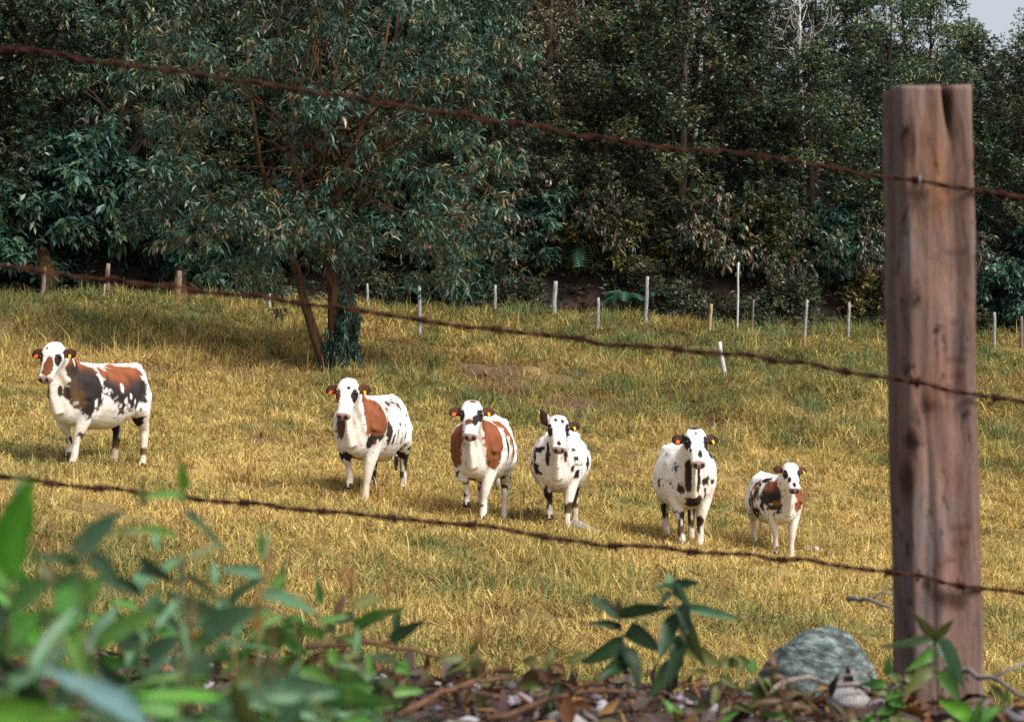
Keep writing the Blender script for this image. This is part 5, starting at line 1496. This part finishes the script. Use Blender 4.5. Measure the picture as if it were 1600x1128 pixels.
def litter():
    rs = np.random.default_rng(400)
    n = 6500
    x = rs.uniform(-1.5, 1.5, n); y = rs.uniform(2.3, 4.3, n)
    P = np.stack([x, y, bank_z(x, y) + rs.random(n) ** 2 * 0.03], 1)
    az = rs.uniform(0, 6.28, n); el = rs.normal(0, 0.5, n)
    D = np.stack([np.cos(az) * np.cos(el), np.sin(az) * np.cos(el), np.sin(el)], 1)
    S = np.cross(D, rs.normal(0, .5, (n, 3)) + [0, 0, 1.0]); S /= np.linalg.norm(S, axis=1)[:, None]
    N_ = np.cross(S, D)
    L = rs.uniform(0.02, 0.07, n)[:, None]; w = L * rs.uniform(0.2, 0.5, n)[:, None]
    V = np.stack([P, P + D * L * .5 - S * w * .5 + N_ * L * .12, P + D * L * .5 + S * w * .5 + N_ * L * .12, P + D * L + N_ * L * rs.uniform(-.3, .3, (n, 1)), P + D * L * .5], 1).reshape(-1, 3)
    b = np.arange(n)[:, None] * 5
    T = np.concatenate([b + np.array(t) for t in ((0, 4, 1), (0, 2, 4), (4, 3, 1), (4, 2, 3))], 0)
    pal = np.array([(0.09, 0.036, 0.02), (0.15, 0.06, 0.022), (0.06, 0.034, 0.032), (0.065, 0.05, 0.048), (0.035, 0.022, 0.016), (0.17, 0.09, 0.032), (0.075, 0.065, 0.028), (0.10, 0.08, 0.075)])
    C = pal[rs.integers(0, len(pal), n)] * rs.uniform(.6, 1.3, n)[:, None]
    tag(obj('leaf_litter', tri_mesh('leaf_litter', V, T, np.repeat(C, 5, 0)), M_LITTER), 'brown and purplish dead leaves littering the near bank', 'leaf litter', kind='stuff')
    # gravel
    import bmesh
    bm = bmesh.new(); bmesh.ops.create_icosphere(bm, subdivisions=1, radius=1)
    bv = np.array([v.co[:] for v in bm.verts]); bf = np.array([[v.index for v in f.verts] for f in bm.faces]); bm.free()
    m = 460
    x = rs.uniform(-1.3, 1.4, m); y = rs.uniform(2.5, 3.9, m); s = rs.uniform(0.006, 0.024, m)
    c = np.stack([x, y, bank_z(x, y) + s * .3], 1)
    V = (c[:, None, :] + bv[None] * s[:, None, None] * rs.uniform(.7, 1.25, (m, len(bv), 1)) * np.array([1.2, 1, .7])).reshape(-1, 3)
    T = (bf[None] + (np.arange(m) * len(bv))[:, None, None]).reshape(-1, 3)
    C = np.array([(0.13, 0.115, 0.13), (0.22, 0.20, 0.23), (0.08, 0.07, 0.07), (0.34, 0.32, 0.35)])[rs.integers(0, 4, m)]
    tag(obj('gravel', tri_mesh('gravel', V, T, np.repeat(C, len(bv), 0)), M_GRAVEL), 'grey gravel scattered among dead leaves on the near bank', 'gravel', kind='stuff')
    # short mixed cover on the bank crest
    n = 5200
    x = rs.uniform(-1.6, 1.6, n); y = rs.uniform(2.9, 4.6, n)
    P = np.stack([x, y, bank_z(x, y) - .005], 1)
    pal = np.array([(0.30, 0.16, 0.05), (0.20, 0.10, 0.04), (0.12, 0.14, 0.04), (0.35, 0.24, 0.08), (0.10, 0.06, 0.03), (0.08, 0.12, 0.05)])
    C = pal[rs.integers(0, len(pal), n)] * rs.uniform(.7, 1.2, n)[:, None]
    V, T, C = blades(P, rs.uniform(0, 6.28, n), np.abs(rs.normal(0.8, .45, n)), rs.uniform(0.015, 0.05, n), rs.uniform(.002, .006, n), C)
    tag(obj('bank_grass', tri_mesh('bank_grass', V, T, C), M_LITTER), 'short brown and olive grass on the crest of the near bank', 'grass', kind='stuff')


litter()


# ------------------------------------------------------------------ foreground weeds
def leaf_mesh(name, shape, fold=0.18, bend=-0.18, col=(0.06, 0.14, 0.03), twist=0.0, seed=0):
    rs = np.random.default_rng(seed + 60)
    """Leaf along +X, length 1, full width 1 at its widest."""
    n = 9
    V = []; T = []; C = []
    for i in range(n + 1):
        t = i / n
        if shape == 'lance': hw = 0.5 * math.sin(math.pi * t ** 0.75) ** 0.9
        elif shape == 'broad': hw = 0.5 * math.sin(math.pi * t ** 0.62) ** 0.65
        else: hw = 0.5 * (1 - t) ** 0.6 * min(1, 0.35 + t * 5)
        z = bend * t * t
        w1, w2 = rs.normal(0, .02, 2)
        tz = twist * t
        V += [(t, -hw * math.cos(tz), z + fold * hw + w1 + hw * math.sin(tz)), (t, bend * 0.3 * t * t, z), (t, hw * math.cos(tz), z + fold * hw + w2 - hw * math.sin(tz))]
        rib = np.array(col) * 1.35 + np.array([0.02, 0.02, 0.01])
        e1, e2 = rs.uniform(0.8, 1.2, 2)
        C += [np.array(col) * e1, rib, np.array(col) * e2]
    for i in range(n):
        a = i * 3
        T += [(a, a + 3, a + 4), (a, a + 4, a + 1), (a + 1, a + 4, a + 5), (a + 1, a + 5, a + 2)]
    return tri_mesh(name, np.array(V), np.array(T), np.array(C), True)


LEAFC = {'bright': (0.075, 0.23, 0.015), 'green': (0.06, 0.165, 0.028), 'dark': (0.02, 0.052, 0.02), 'teal': (0.075, 0.165, 0.085), 'blue': (0.10, 0.19, 0.20),
         'olive': (0.075, 0.088, 0.022), 'pale': (0.09, 0.15, 0.075), 'rust': (0.075, 0.036, 0.017), 'deep': (0.02, 0.045, 0.026)}
LEAVES = {}
PLAIN = True


def leafm(shape, col):
    k = (shape, col, 0 if PLAIN else random.randint(0, 3))
    if k not in LEAVES: LEAVES[k] = leaf_mesh('leaf', shape, fold=(0.12, 0.3, 0.2, 0.45)[k[2]], col=LEAFC[col], bend=((-0.06, -0.22, -0.38, -0.15)[k[2]]) * (1.4 if shape == 'blade' else 1), twist=(0.0, -0.5, 0.6, -0.2)[k[2]], seed=k[2])
    return LEAVES[k]


def put_leaf(root, a, b, width, shape, col, nrm):
    A, B = Vector(a), Vector(b)
    X = (B - A); L = X.length; X.normalize()
    Y = Vector(nrm).cross(X)
    if Y.length < 1e-3: Y = Vector((0, 0, 1)).cross(X)
    Y.normalize(); Z = X.cross(Y)
    M = Matrix((X, Y, Z)).transposed().to_4x4()
    M.translation = A
    o = obj('leaf', leafm(shape, col), M_WEED, root)
    o.matrix_local = Matrix.Translation(-Vector(root.location)) @ M @ Matrix.Diagonal((L, width, L, 1))
    return o


def weed(label, base, stem, leaves, stem_r=0.003, smat=None, cat='weed', group='weeds on the near bank', name='weed'):
    """base: (px, d) column where it stands; stem: list of (px,py,d); leaves: (bx,by,tx,ty,d0,d1,wpx,shape,colour)."""
    px, d = base
    x = (px - 800) / F * d
    z = bz(x, d)
    root = empty(name, (x, d, z), label, cat, group)
    r0 = Vector(root.location)
    for st in stem:
        mb = MB()
        pts = [W(*q) - r0 for q in st]
        mb.tube(pts, [stem_r * 0.5 * (1 - 0.5 * i / max(1, len(pts) - 1)) for i in range(len(pts))], 7)
        obj('stem', mb.mesh('stem'), smat or M_STEM, root)
    for (bx, by, tx, ty, d0, d1, wp, sh, c) in leaves:
        nrm = Vector((random.uniform(-.3, .3), -1, random.uniform(0.3, 0.9)))
        put_leaf(root, W(bx, by, d0), W(tx, ty, d1), wp / F * (d0 + d1) / 2, sh, c, nrm)
    return root


weed('tall weed with a broad bright green leaf at the left edge', (10, 1.2), [[(12, 1600, 1.2), (8, 1200, 1.2), (14, 1000, 1.2), (18, 890, 1.2)]],
     [(14, 905, 44, 750, 1.2, 1.15, 78, 'broad', 'bright'), (16, 960, 75, 905, 1.2, 1.15, 60, 'broad', 'green'), (12, 985, -40, 925, 1.2, 1.25, 45, 'broad', 'dark'),
      (14, 930, -40, 800, 1.2, 1.25, 60, 'broad', 'green'), (10, 1010, 60, 955, 1.2, 1.2, 46, 'lance', 'green'), (22, 800, 36, 735, 1.25, 1.25, 16, 'lance', 'pale')], 0.004)
weed('weed with teal and dark green leaves beside the broad bright leaf', (108, 1.35), [[(100, 1500, 1.35), (106, 1150, 1.35), (112, 960, 1.35), (125, 860, 1.35)]],
     [(118, 875, 185, 798, 1.35, 1.3, 44, 'broad', 'teal'), (130, 885, 50, 866, 1.35, 1.3, 30, 'lance', 'dark'), (140, 868, 186, 912, 1.35, 1.3, 30, 'lance', 'dark'),
      (110, 895, 112, 985, 1.35, 1.3, 56, 'broad', 'green'), (108, 930, 62, 880, 1.35, 1.35, 30, 'lance', 'olive'), (110, 960, 160, 900, 1.35, 1.35, 34, 'lance', 'green'),
      (106, 1010, 40, 1060, 1.35, 1.3, 34, 'lance', 'teal'), (106, 1040, 170, 1075, 1.35, 1.3, 34, 'lance', 'green'), (108, 975, 30, 960, 1.35, 1.35, 30, 'lance', 'green')], 0.0035)
weed('thin tan-stemmed weed with narrow level leaves crossing the lowest wire', (288, 1.6), [[(292, 1450, 1.6), (291, 1100, 1.6), (288, 950, 1.6), (286, 820, 1.6), (289, 768, 1.6)]],
     [(289, 768, 282, 716, 1.6, 1.58, 19, 'lance', 'bright'), (300, 777, 205, 775, 1.6, 1.55, 15, 'lance', 'green'), (286, 838, 180, 822, 1.6, 1.55, 14, 'lance', 'green'),
      (290, 800, 356, 862, 1.6, 1.55, 14, 'blade', 'teal'), (288, 870, 232, 905, 1.6, 1.55, 16, 'lance', 'teal'), (288, 880, 352, 846, 1.6, 1.62, 14, 'lance', 'olive'),
      (288, 900, 345, 935, 1.6, 1.55, 16, 'lance', 'olive'), (289, 930, 240, 985, 1.6, 1.55, 17, 'lance', 'teal'), (290, 960, 300, 1040, 1.6, 1.55, 18, 'lance', 'teal')], 0.0025, M_DRYSTEM)
weed('low plant with a large glossy blue-green leaf at the lower left corner', (150, 1.05), [[(260, 1500, 1.05), (255, 1250, 1.05), (235, 1130, 1.05)], [(-60, 1500, 1.05), (-70, 1125, 1.05)]],
     [(238, 1140, 70, 1036, 1.05, 1.0, 52, 'lance', 'blue'), (355, 1092, 200, 1082, 1.08, 1.05, 22, 'lance', 'bright'), (-70, 1128, 140, 1112, 1.05, 1.0, 46, 'lance', 'bright'),
      (-10, 1075, 60, 1052, 1.1, 1.1, 26, 'lance', 'teal'), (240, 1150, 120, 1100, 1.08, 1.05, 40, 'lance', 'dark')], 0.004)

PLAIN = False
FILL = [('narrow-leaved teal weed between the tan-stemmed weed and the left edge', 225, 1.7, 870), ('olive weed low behind the glossy blue-green leaf', 60, 1.8, 940), ('green bladed weed right of the tan-stemmed weed', 385, 1.9, 880),
        ('pale teal weed with arching blades below the lowest wire', 440, 2.0, 890), ('yellow-green weed at the bottom edge below the arching blades', 395, 1.6, 1020), ('green weed with a slanting tip below and left of the second cow', 330, 1.9, 930),
        ('teal weed with one upright hooked leaf, rightmost of the left weed bed', 575, 2.3, 945), ('dark green weed hugging the bank beside the rightmost teal weed', 610, 2.5, 1010), ('small olive weed in the middle of the left weed bed', 215, 2.2, 950),
        ('bright small weed behind the broad left leaf', 160, 1.7, 900), ('rusty-leaved weed at the right end of the left weed bed', 520, 2.5, 990), ('green weed near the bottom edge left of the littered bank', 470, 1.9, 1020),
        ('thin olive weed straight below the second cow, out of focus', 500, 2.1, 960), ('teal-bladed weed straight above the bright level leaf', 300, 2.1, 985), ('yellowish weed rising just right of the broad bright leaf', 75, 1.55, 890),
        ('green weed filling the gap under the teal leaf', 150, 1.5, 985), ('tall thin green weed at the lowest wire\'s left end', 215, 1.5, 800), ('leafy olive weed left of the glossy blue-green leaf', 20, 1.4, 1000),
        ('teal weed over the bright level leaf\'s tip', 350, 1.5, 1010), ('dark weed low between the bright level leaf and the arching blades', 300, 1.45, 1050), ('pale weed on the bank below the rightmost teal weed', 555, 2.1, 1040),
        ('olive bladed weed with tips over the dry grass, left centre', 420, 2.3, 935), ('green weed at the bottom edge under the rightmost teal weed', 600, 2.0, 1075), ('low teal weed at the bottom edge, left centre', 440, 1.6, 1085),
        ('olive weed at the bottom edge beside the yellow-green weed', 510, 1.8, 1075), ('tangled green weed in the left weed bed behind the tan stem', 260, 2.4, 935), ('dark leafy weed at the left edge under the broad leaf', -10, 1.7, 960)]
fill_labels = [f[0] for f in FILL]; fill_pos = [f[1:] for f in FILL]
for i, (lab, (px, d, py)) in enumerate(zip(fill_labels, fill_pos)):
    rs = random.Random(900 + i)
    gyp = 564 + (CZ - bz((px - 800) / F * d, d)) / d * F
    cols = [['teal', 'teal', 'pale'], ['olive', 'green', 'dark'], ['green', 'teal', 'olive'], ['teal', 'green', 'green'], ['olive', 'bright', 'green']][i % 5]
    if 'rusty' in lab: cols = ['rust', 'olive', 'rust']
    if 'dark' in lab: cols = ['dark', 'green', 'deep']
    lv = []
    py -= 25
    hgt = gyp - py
    bend = rs.uniform(-25, 25)
    nlv = rs.randint(13, 18)
    sp = lambda t: (px + bend * t * t, gyp - hgt * t)
    for k in range(nlv):
        t = 0.2 + 0.78 * k / nlv
        bx, by = sp(t)
        s = (-1 if k % 2 else 1) * rs.uniform(.5, 1)
        Lp = rs.uniform(70, 120) * 1.9 / d * (1.15 - 0.35 * t)
        el = rs.uniform(-0.5, 0.9)
        lv.append((bx, by, bx + s * Lp * math.cos(el), by - Lp * math.sin(el), d, d + rs.uniform(-.06, .06), rs.uniform(18, 34) * 1.9 / d, rs.choice(['lance', 'lance', 'blade']), rs.choice(cols)))
    bx, by = sp(0.98)
    lv.append((bx, by, bx + rs.uniform(-12, 12), by - 45, d, d, 13, 'lance', cols[0]))
    weed(lab, (px, d), [[(*sp(t), d) for t in (0, .3, .6, .98)]], lv, 0.0022, M_STEM if i % 3 else M_DRYSTEM)

NEAR = [('broad-leaved green weed filling the lower left corner behind the glossy blue-green leaf', 55, 1.15, 985, ['green', 'dark', 'teal']),
        ('large-leaved teal weed just right of the glossy blue-green leaf', 275, 1.2, 1000, ['teal', 'green', 'dark']),
        ('large-leaved olive weed above the glossy blue-green leaf', 165, 1.25, 955, ['olive', 'green', 'dark']),
        ('large-leaved green weed at the bottom edge, a third of the way across', 405, 1.3, 1035, ['green', 'olive', 'teal']),
        ('large-leaved dark weed at the bottom edge below the arching blades', 480, 1.4, 1050, ['dark', 'green', 'olive']),
        ('leaning long-leaved teal weed over the left bank', 345, 1.35, 960, ['teal', 'green', 'olive']),
        ('dark mixed-leaf weed at the left edge above the level bright leaf', 0, 1.2, 1040, ['dark', 'green', 'olive'])]
for i, (lab, px, d, py, cols) in enumerate(NEAR):
    rs = random.Random(1500 + i)
    gyp = 564 + (CZ - bz((px - 800) / F * d, d)) / d * F
    lv = []
    bend = rs.uniform(-30, 30); hgt = gyp - py
    sp = lambda t: (px + bend * t * t, gyp - hgt * t)
    for k in range(9):
        t = 0.55 + 0.45 * k / 9
        bx, by = sp(t); sgn = (-1 if k % 2 else 1) * rs.uniform(.5, 1); Lp = rs.uniform(90, 150); el = rs.uniform(-0.4, 1.0)
        lv.append((bx, by, bx + sgn * Lp * math.cos(el), by - Lp * math.sin(el), d, d + rs.uniform(-.07, .07), rs.uniform(26, 46), rs.choice(['lance', 'lance', 'broad']), rs.choice(cols)))
    weed(lab, (px, d), [[(*sp(t), d) for t in (0, .3, .6, .98)]], lv, 0.0025, M_STEM)

weed('dark green twin-stemmed weed with a rosette top in front of the bank middle', (1060, 2.8),
     [[(1070, 1120, 2.8), (1068, 1030, 2.8), (1058, 960, 2.8), (1050, 918, 2.8)], [(985, 1110, 2.85), (978, 1030, 2.85), (968, 965, 2.85)]],
     [(1050, 920, 1020, 912, 2.8, 2.75, 14, 'lance', 'teal'), (1050, 920, 1088, 906, 2.8, 2.78, 14, 'lance', 'deep'), (1050, 922, 1043, 894, 2.8, 2.8, 15, 'lance', 'teal'), (1052, 925, 1066, 902, 2.8, 2.82, 14, 'lance', 'deep'), (1050, 925, 1035, 940, 2.8, 2.74, 16, 'lance', 'deep'), (1052, 925, 1075, 935, 2.8, 2.74, 16, 'lance', 'teal'),
      (1062, 948, 1158, 966, 2.8, 2.75, 16, 'lance', 'teal'), (1060, 950, 1078, 985, 2.8, 2.74, 24, 'broad', 'deep'), (1062, 965, 1098, 1030, 2.8, 2.74, 26, 'lance', 'olive'), (1056, 955, 1030, 1030, 2.8, 2.74, 27, 'lance', 'dark'), (1064, 990, 1050, 1060, 2.8, 2.74, 26, 'lance', 'dark'),
      (1066, 1010, 1130, 1040, 2.8, 2.76, 26, 'lance', 'olive'), (1068, 1030, 1015, 1070, 2.8, 2.76, 24, 'lance', 'dark'),
      (968, 967, 918, 926, 2.85, 2.82, 20, 'lance', 'deep'), (970, 965, 1045, 946, 2.85, 2.8, 20, 'lance', 'dark'), (972, 985, 912, 972, 2.85, 2.82, 16, 'lance', 'deep'), (975, 990, 1028, 1004, 2.85, 2.8, 28, 'broad', 'dark'), (978, 1005, 925, 1025, 2.85, 2.8, 30, 'broad', 'dark'), (978, 1010, 1000, 1062, 2.85, 2.8, 30, 'broad', 'dark'), (980, 1030, 935, 1060, 2.85, 2.8, 26, 'lance', 'dark'), (968, 966, 965, 935, 2.85, 2.85, 14, 'lance', 'rust')], 0.0028, M_TWIG)
weed('pale green weed with drooping leaves against the foot of the big wooden post', (1462, 2.95), [[(1465, 1110, 2.95), (1464, 1040, 2.95), (1462, 995, 2.95)]],
     [(1462, 1000, 1398, 1003, 2.95, 2.9, 14, 'lance', 'pale'), (1464, 996, 1508, 1066, 2.95, 2.9, 22, 'lance', 'teal'), (1462, 996, 1490, 968, 2.95, 2.93, 14, 'lance', 'olive'), (1462, 1010, 1440, 960, 2.95, 2.93, 12, 'lance', 'olive'),
      (1464, 1040, 1420, 1065, 2.95, 2.9, 22, 'lance', 'olive'), (1465, 1050, 1500, 1085, 2.95, 2.9, 24, 'lance', 'green'), (1464, 1020, 1430, 1030, 2.95, 2.9, 16, 'lance', 'green')], 0.0025)
weed('small bright green weed at the bottom right corner', (1515, 2.6), [[(1520, 1180, 2.6), (1515, 1120, 2.6)]],
     [(1515, 1125, 1485, 1092, 2.6, 2.58, 26, 'broad', 'bright'), (1516, 1130, 1560, 1108, 2.6, 2.58, 24, 'broad', 'green'), (1516, 1135, 1470, 1128, 2.6, 2.58, 22, 'lance', 'olive'), (1516, 1140, 1535, 1090, 2.6, 2.58, 18, 'lance', 'green')], 0.0025)
crest = [(1130, 3.1, 1010, ['olive', 'rust'], 'rust-tinged weed just right of the twin-stemmed weed'), (1195, 3.15, 1020, ['olive', 'green', 'rust'], 'olive weed at the left foot of the lichen boulder'),
         (1250, 3.0, 1060, ['olive', 'rust', 'green'], 'low spotted weed in front of the lichen boulder'), (1390, 3.1, 1040, ['green', 'olive'], 'low green weed between the boulder and the big wooden post'),
         (865, 3.1, 1020, ['dark', 'olive', 'rust'], 'low dark weed left of the twin-stemmed weed'), (740, 3.2, 1005, ['rust', 'olive'], 'rusty dry weed on the bank crest left of centre'), (1580, 2.9, 1075, ['olive', 'rust', 'green'], 'low mixed weed at the right edge of the bank'),
         (1340, 2.8, 1095, ['olive', 'green', 'rust'], 'green and brown weed at the bottom edge below the boulder'), (1090, 2.75, 1085, ['green', 'olive'], 'low weed at the bottom edge below the twin-stemmed weed')]
for i, (px, d, py, cols, lab) in enumerate(crest):
    rs = random.Random(1200 + i)
    gyp = 564 + (CZ - bz((px - 800) / F * d, d)) / d * F
    py = min(py, gyp - 30)
    lv = []
    stems = []
    for q in range(3):
        ox = rs.uniform(-40, 40); top = py + rs.uniform(0, 15)
        stems.append([(px, gyp + 5, d), (px + ox * .5, (gyp + top) / 2, d), (px + ox, top, d)])
        for k in range(6):
            t = 0.3 + 0.7 * k / 6
            bx, by = px + ox * t, gyp + (top - gyp) * t
            a = rs.uniform(0, 6.28); Lp = rs.uniform(24, 44)
            lv.append((bx, by, bx + Lp * math.cos(a), by - Lp * .8 * math.sin(a), d, d + rs.uniform(-.02, .02), rs.uniform(10, 19), rs.choice(['lance', 'broad']), rs.choice(cols)))
    weed(lab, (px, d), stems, lv, 0.0018, M_TWIG)


# dry grass stalks with seed heads, close to the lens
def stalk(px, ytop, ybot, d, lean, label):
    x = (px - 800) / F * d; z = bz(x, d)
    root = empty('grass_stalk', (x, d, z), label, 'grass stalk', 'dry grass stalks near the camera')
    r0 = Vector(root.location)
    top = W(px + lean, ytop, d) - r0; neck = W(px, ybot, d) - r0
    mb = MB(); mb.tube([(0, 0, -0.02), neck * 0.5, neck, top], [0.0004, 0.0003, 0.0003, 0.0002], 6)
    obj('stem', mb.mesh('stem'), M_DRYSTEM, root)
    rs = np.random.default_rng(int(px) + 5)
    n = 44
    t = rs.random(n)
    L = (top - neck).length
    P = np.array(neck)[None] + (np.array(top) - np.array(neck))[None] * t[:, None]
    az = rs.uniform(0, 6.28, n); D = np.stack([np.cos(az) * .6, np.sin(az) * .6, np.full(n, .8)], 1)
    S = np.cross(D, [0, 0, 1.0]); S /= np.linalg.norm(S, axis=1)[:, None]
    ll = L * 0.22 * (1.1 - t)[:, None] + L * .05
    V = np.stack([P, P + D * ll * .5 - S * ll * .16, P + D * ll * .5 + S * ll * .16, P + D * ll], 1).reshape(-1, 3)
    b = np.arange(n)[:, None] * 4
    T = np.concatenate([b + np.array([0, 2, 1]), b + np.array([1, 2, 3])], 0)
    C = np.tile(np.array([0.36, 0.20, 0.07]), (n * 4, 1))
    obj('seed_head', tri_mesh('seed_head', V, T, C), M_LITTER, root)


for a in [(80, 395, 440, 0.95, -14, 'blurred orange-brown seed head at the left edge above the middle wire'),
          (280, 425, 490, 1.0, 2, 'blurred tan seed head over the grass top left of the lone tree'), (605, 595, 650, 1.05, 8, 'blurred tan seed head right of the second cow\'s head'),
          (125, 580, 640, 1.0, -20, 'blurred seed head hanging before the leftmost cow\'s muzzle'), (1128, 880, 940, 1.5, 0, 'blurred brown seed head above the bank right of the rosette weed'),
          (300, 940, 1010, 1.3, 4, 'blurred brown seed head among the left weeds'),
          (425, 830, 890, 1.2, -12, 'blurred olive-brown grass stalk crossing the lowest wire below the second cow'),
          (490, 820, 880, 1.25, 10, 'blurred brown grass stalk right below the second cow'), (545, 850, 930, 1.3, -8, 'blurred tan grass stalk above the rightmost teal weed'),
          (600, 880, 940, 1.4, 15, 'blurred leaning grass stalk below the third cow'), (400, 900, 990, 1.3, 12, 'blurred brown grass stalk in the middle of the left weeds'),
          (750, 955, 1010, 1.6, 4, 'blurred reddish seed head just above the bank crest left of centre')]:
    stalk(*a)
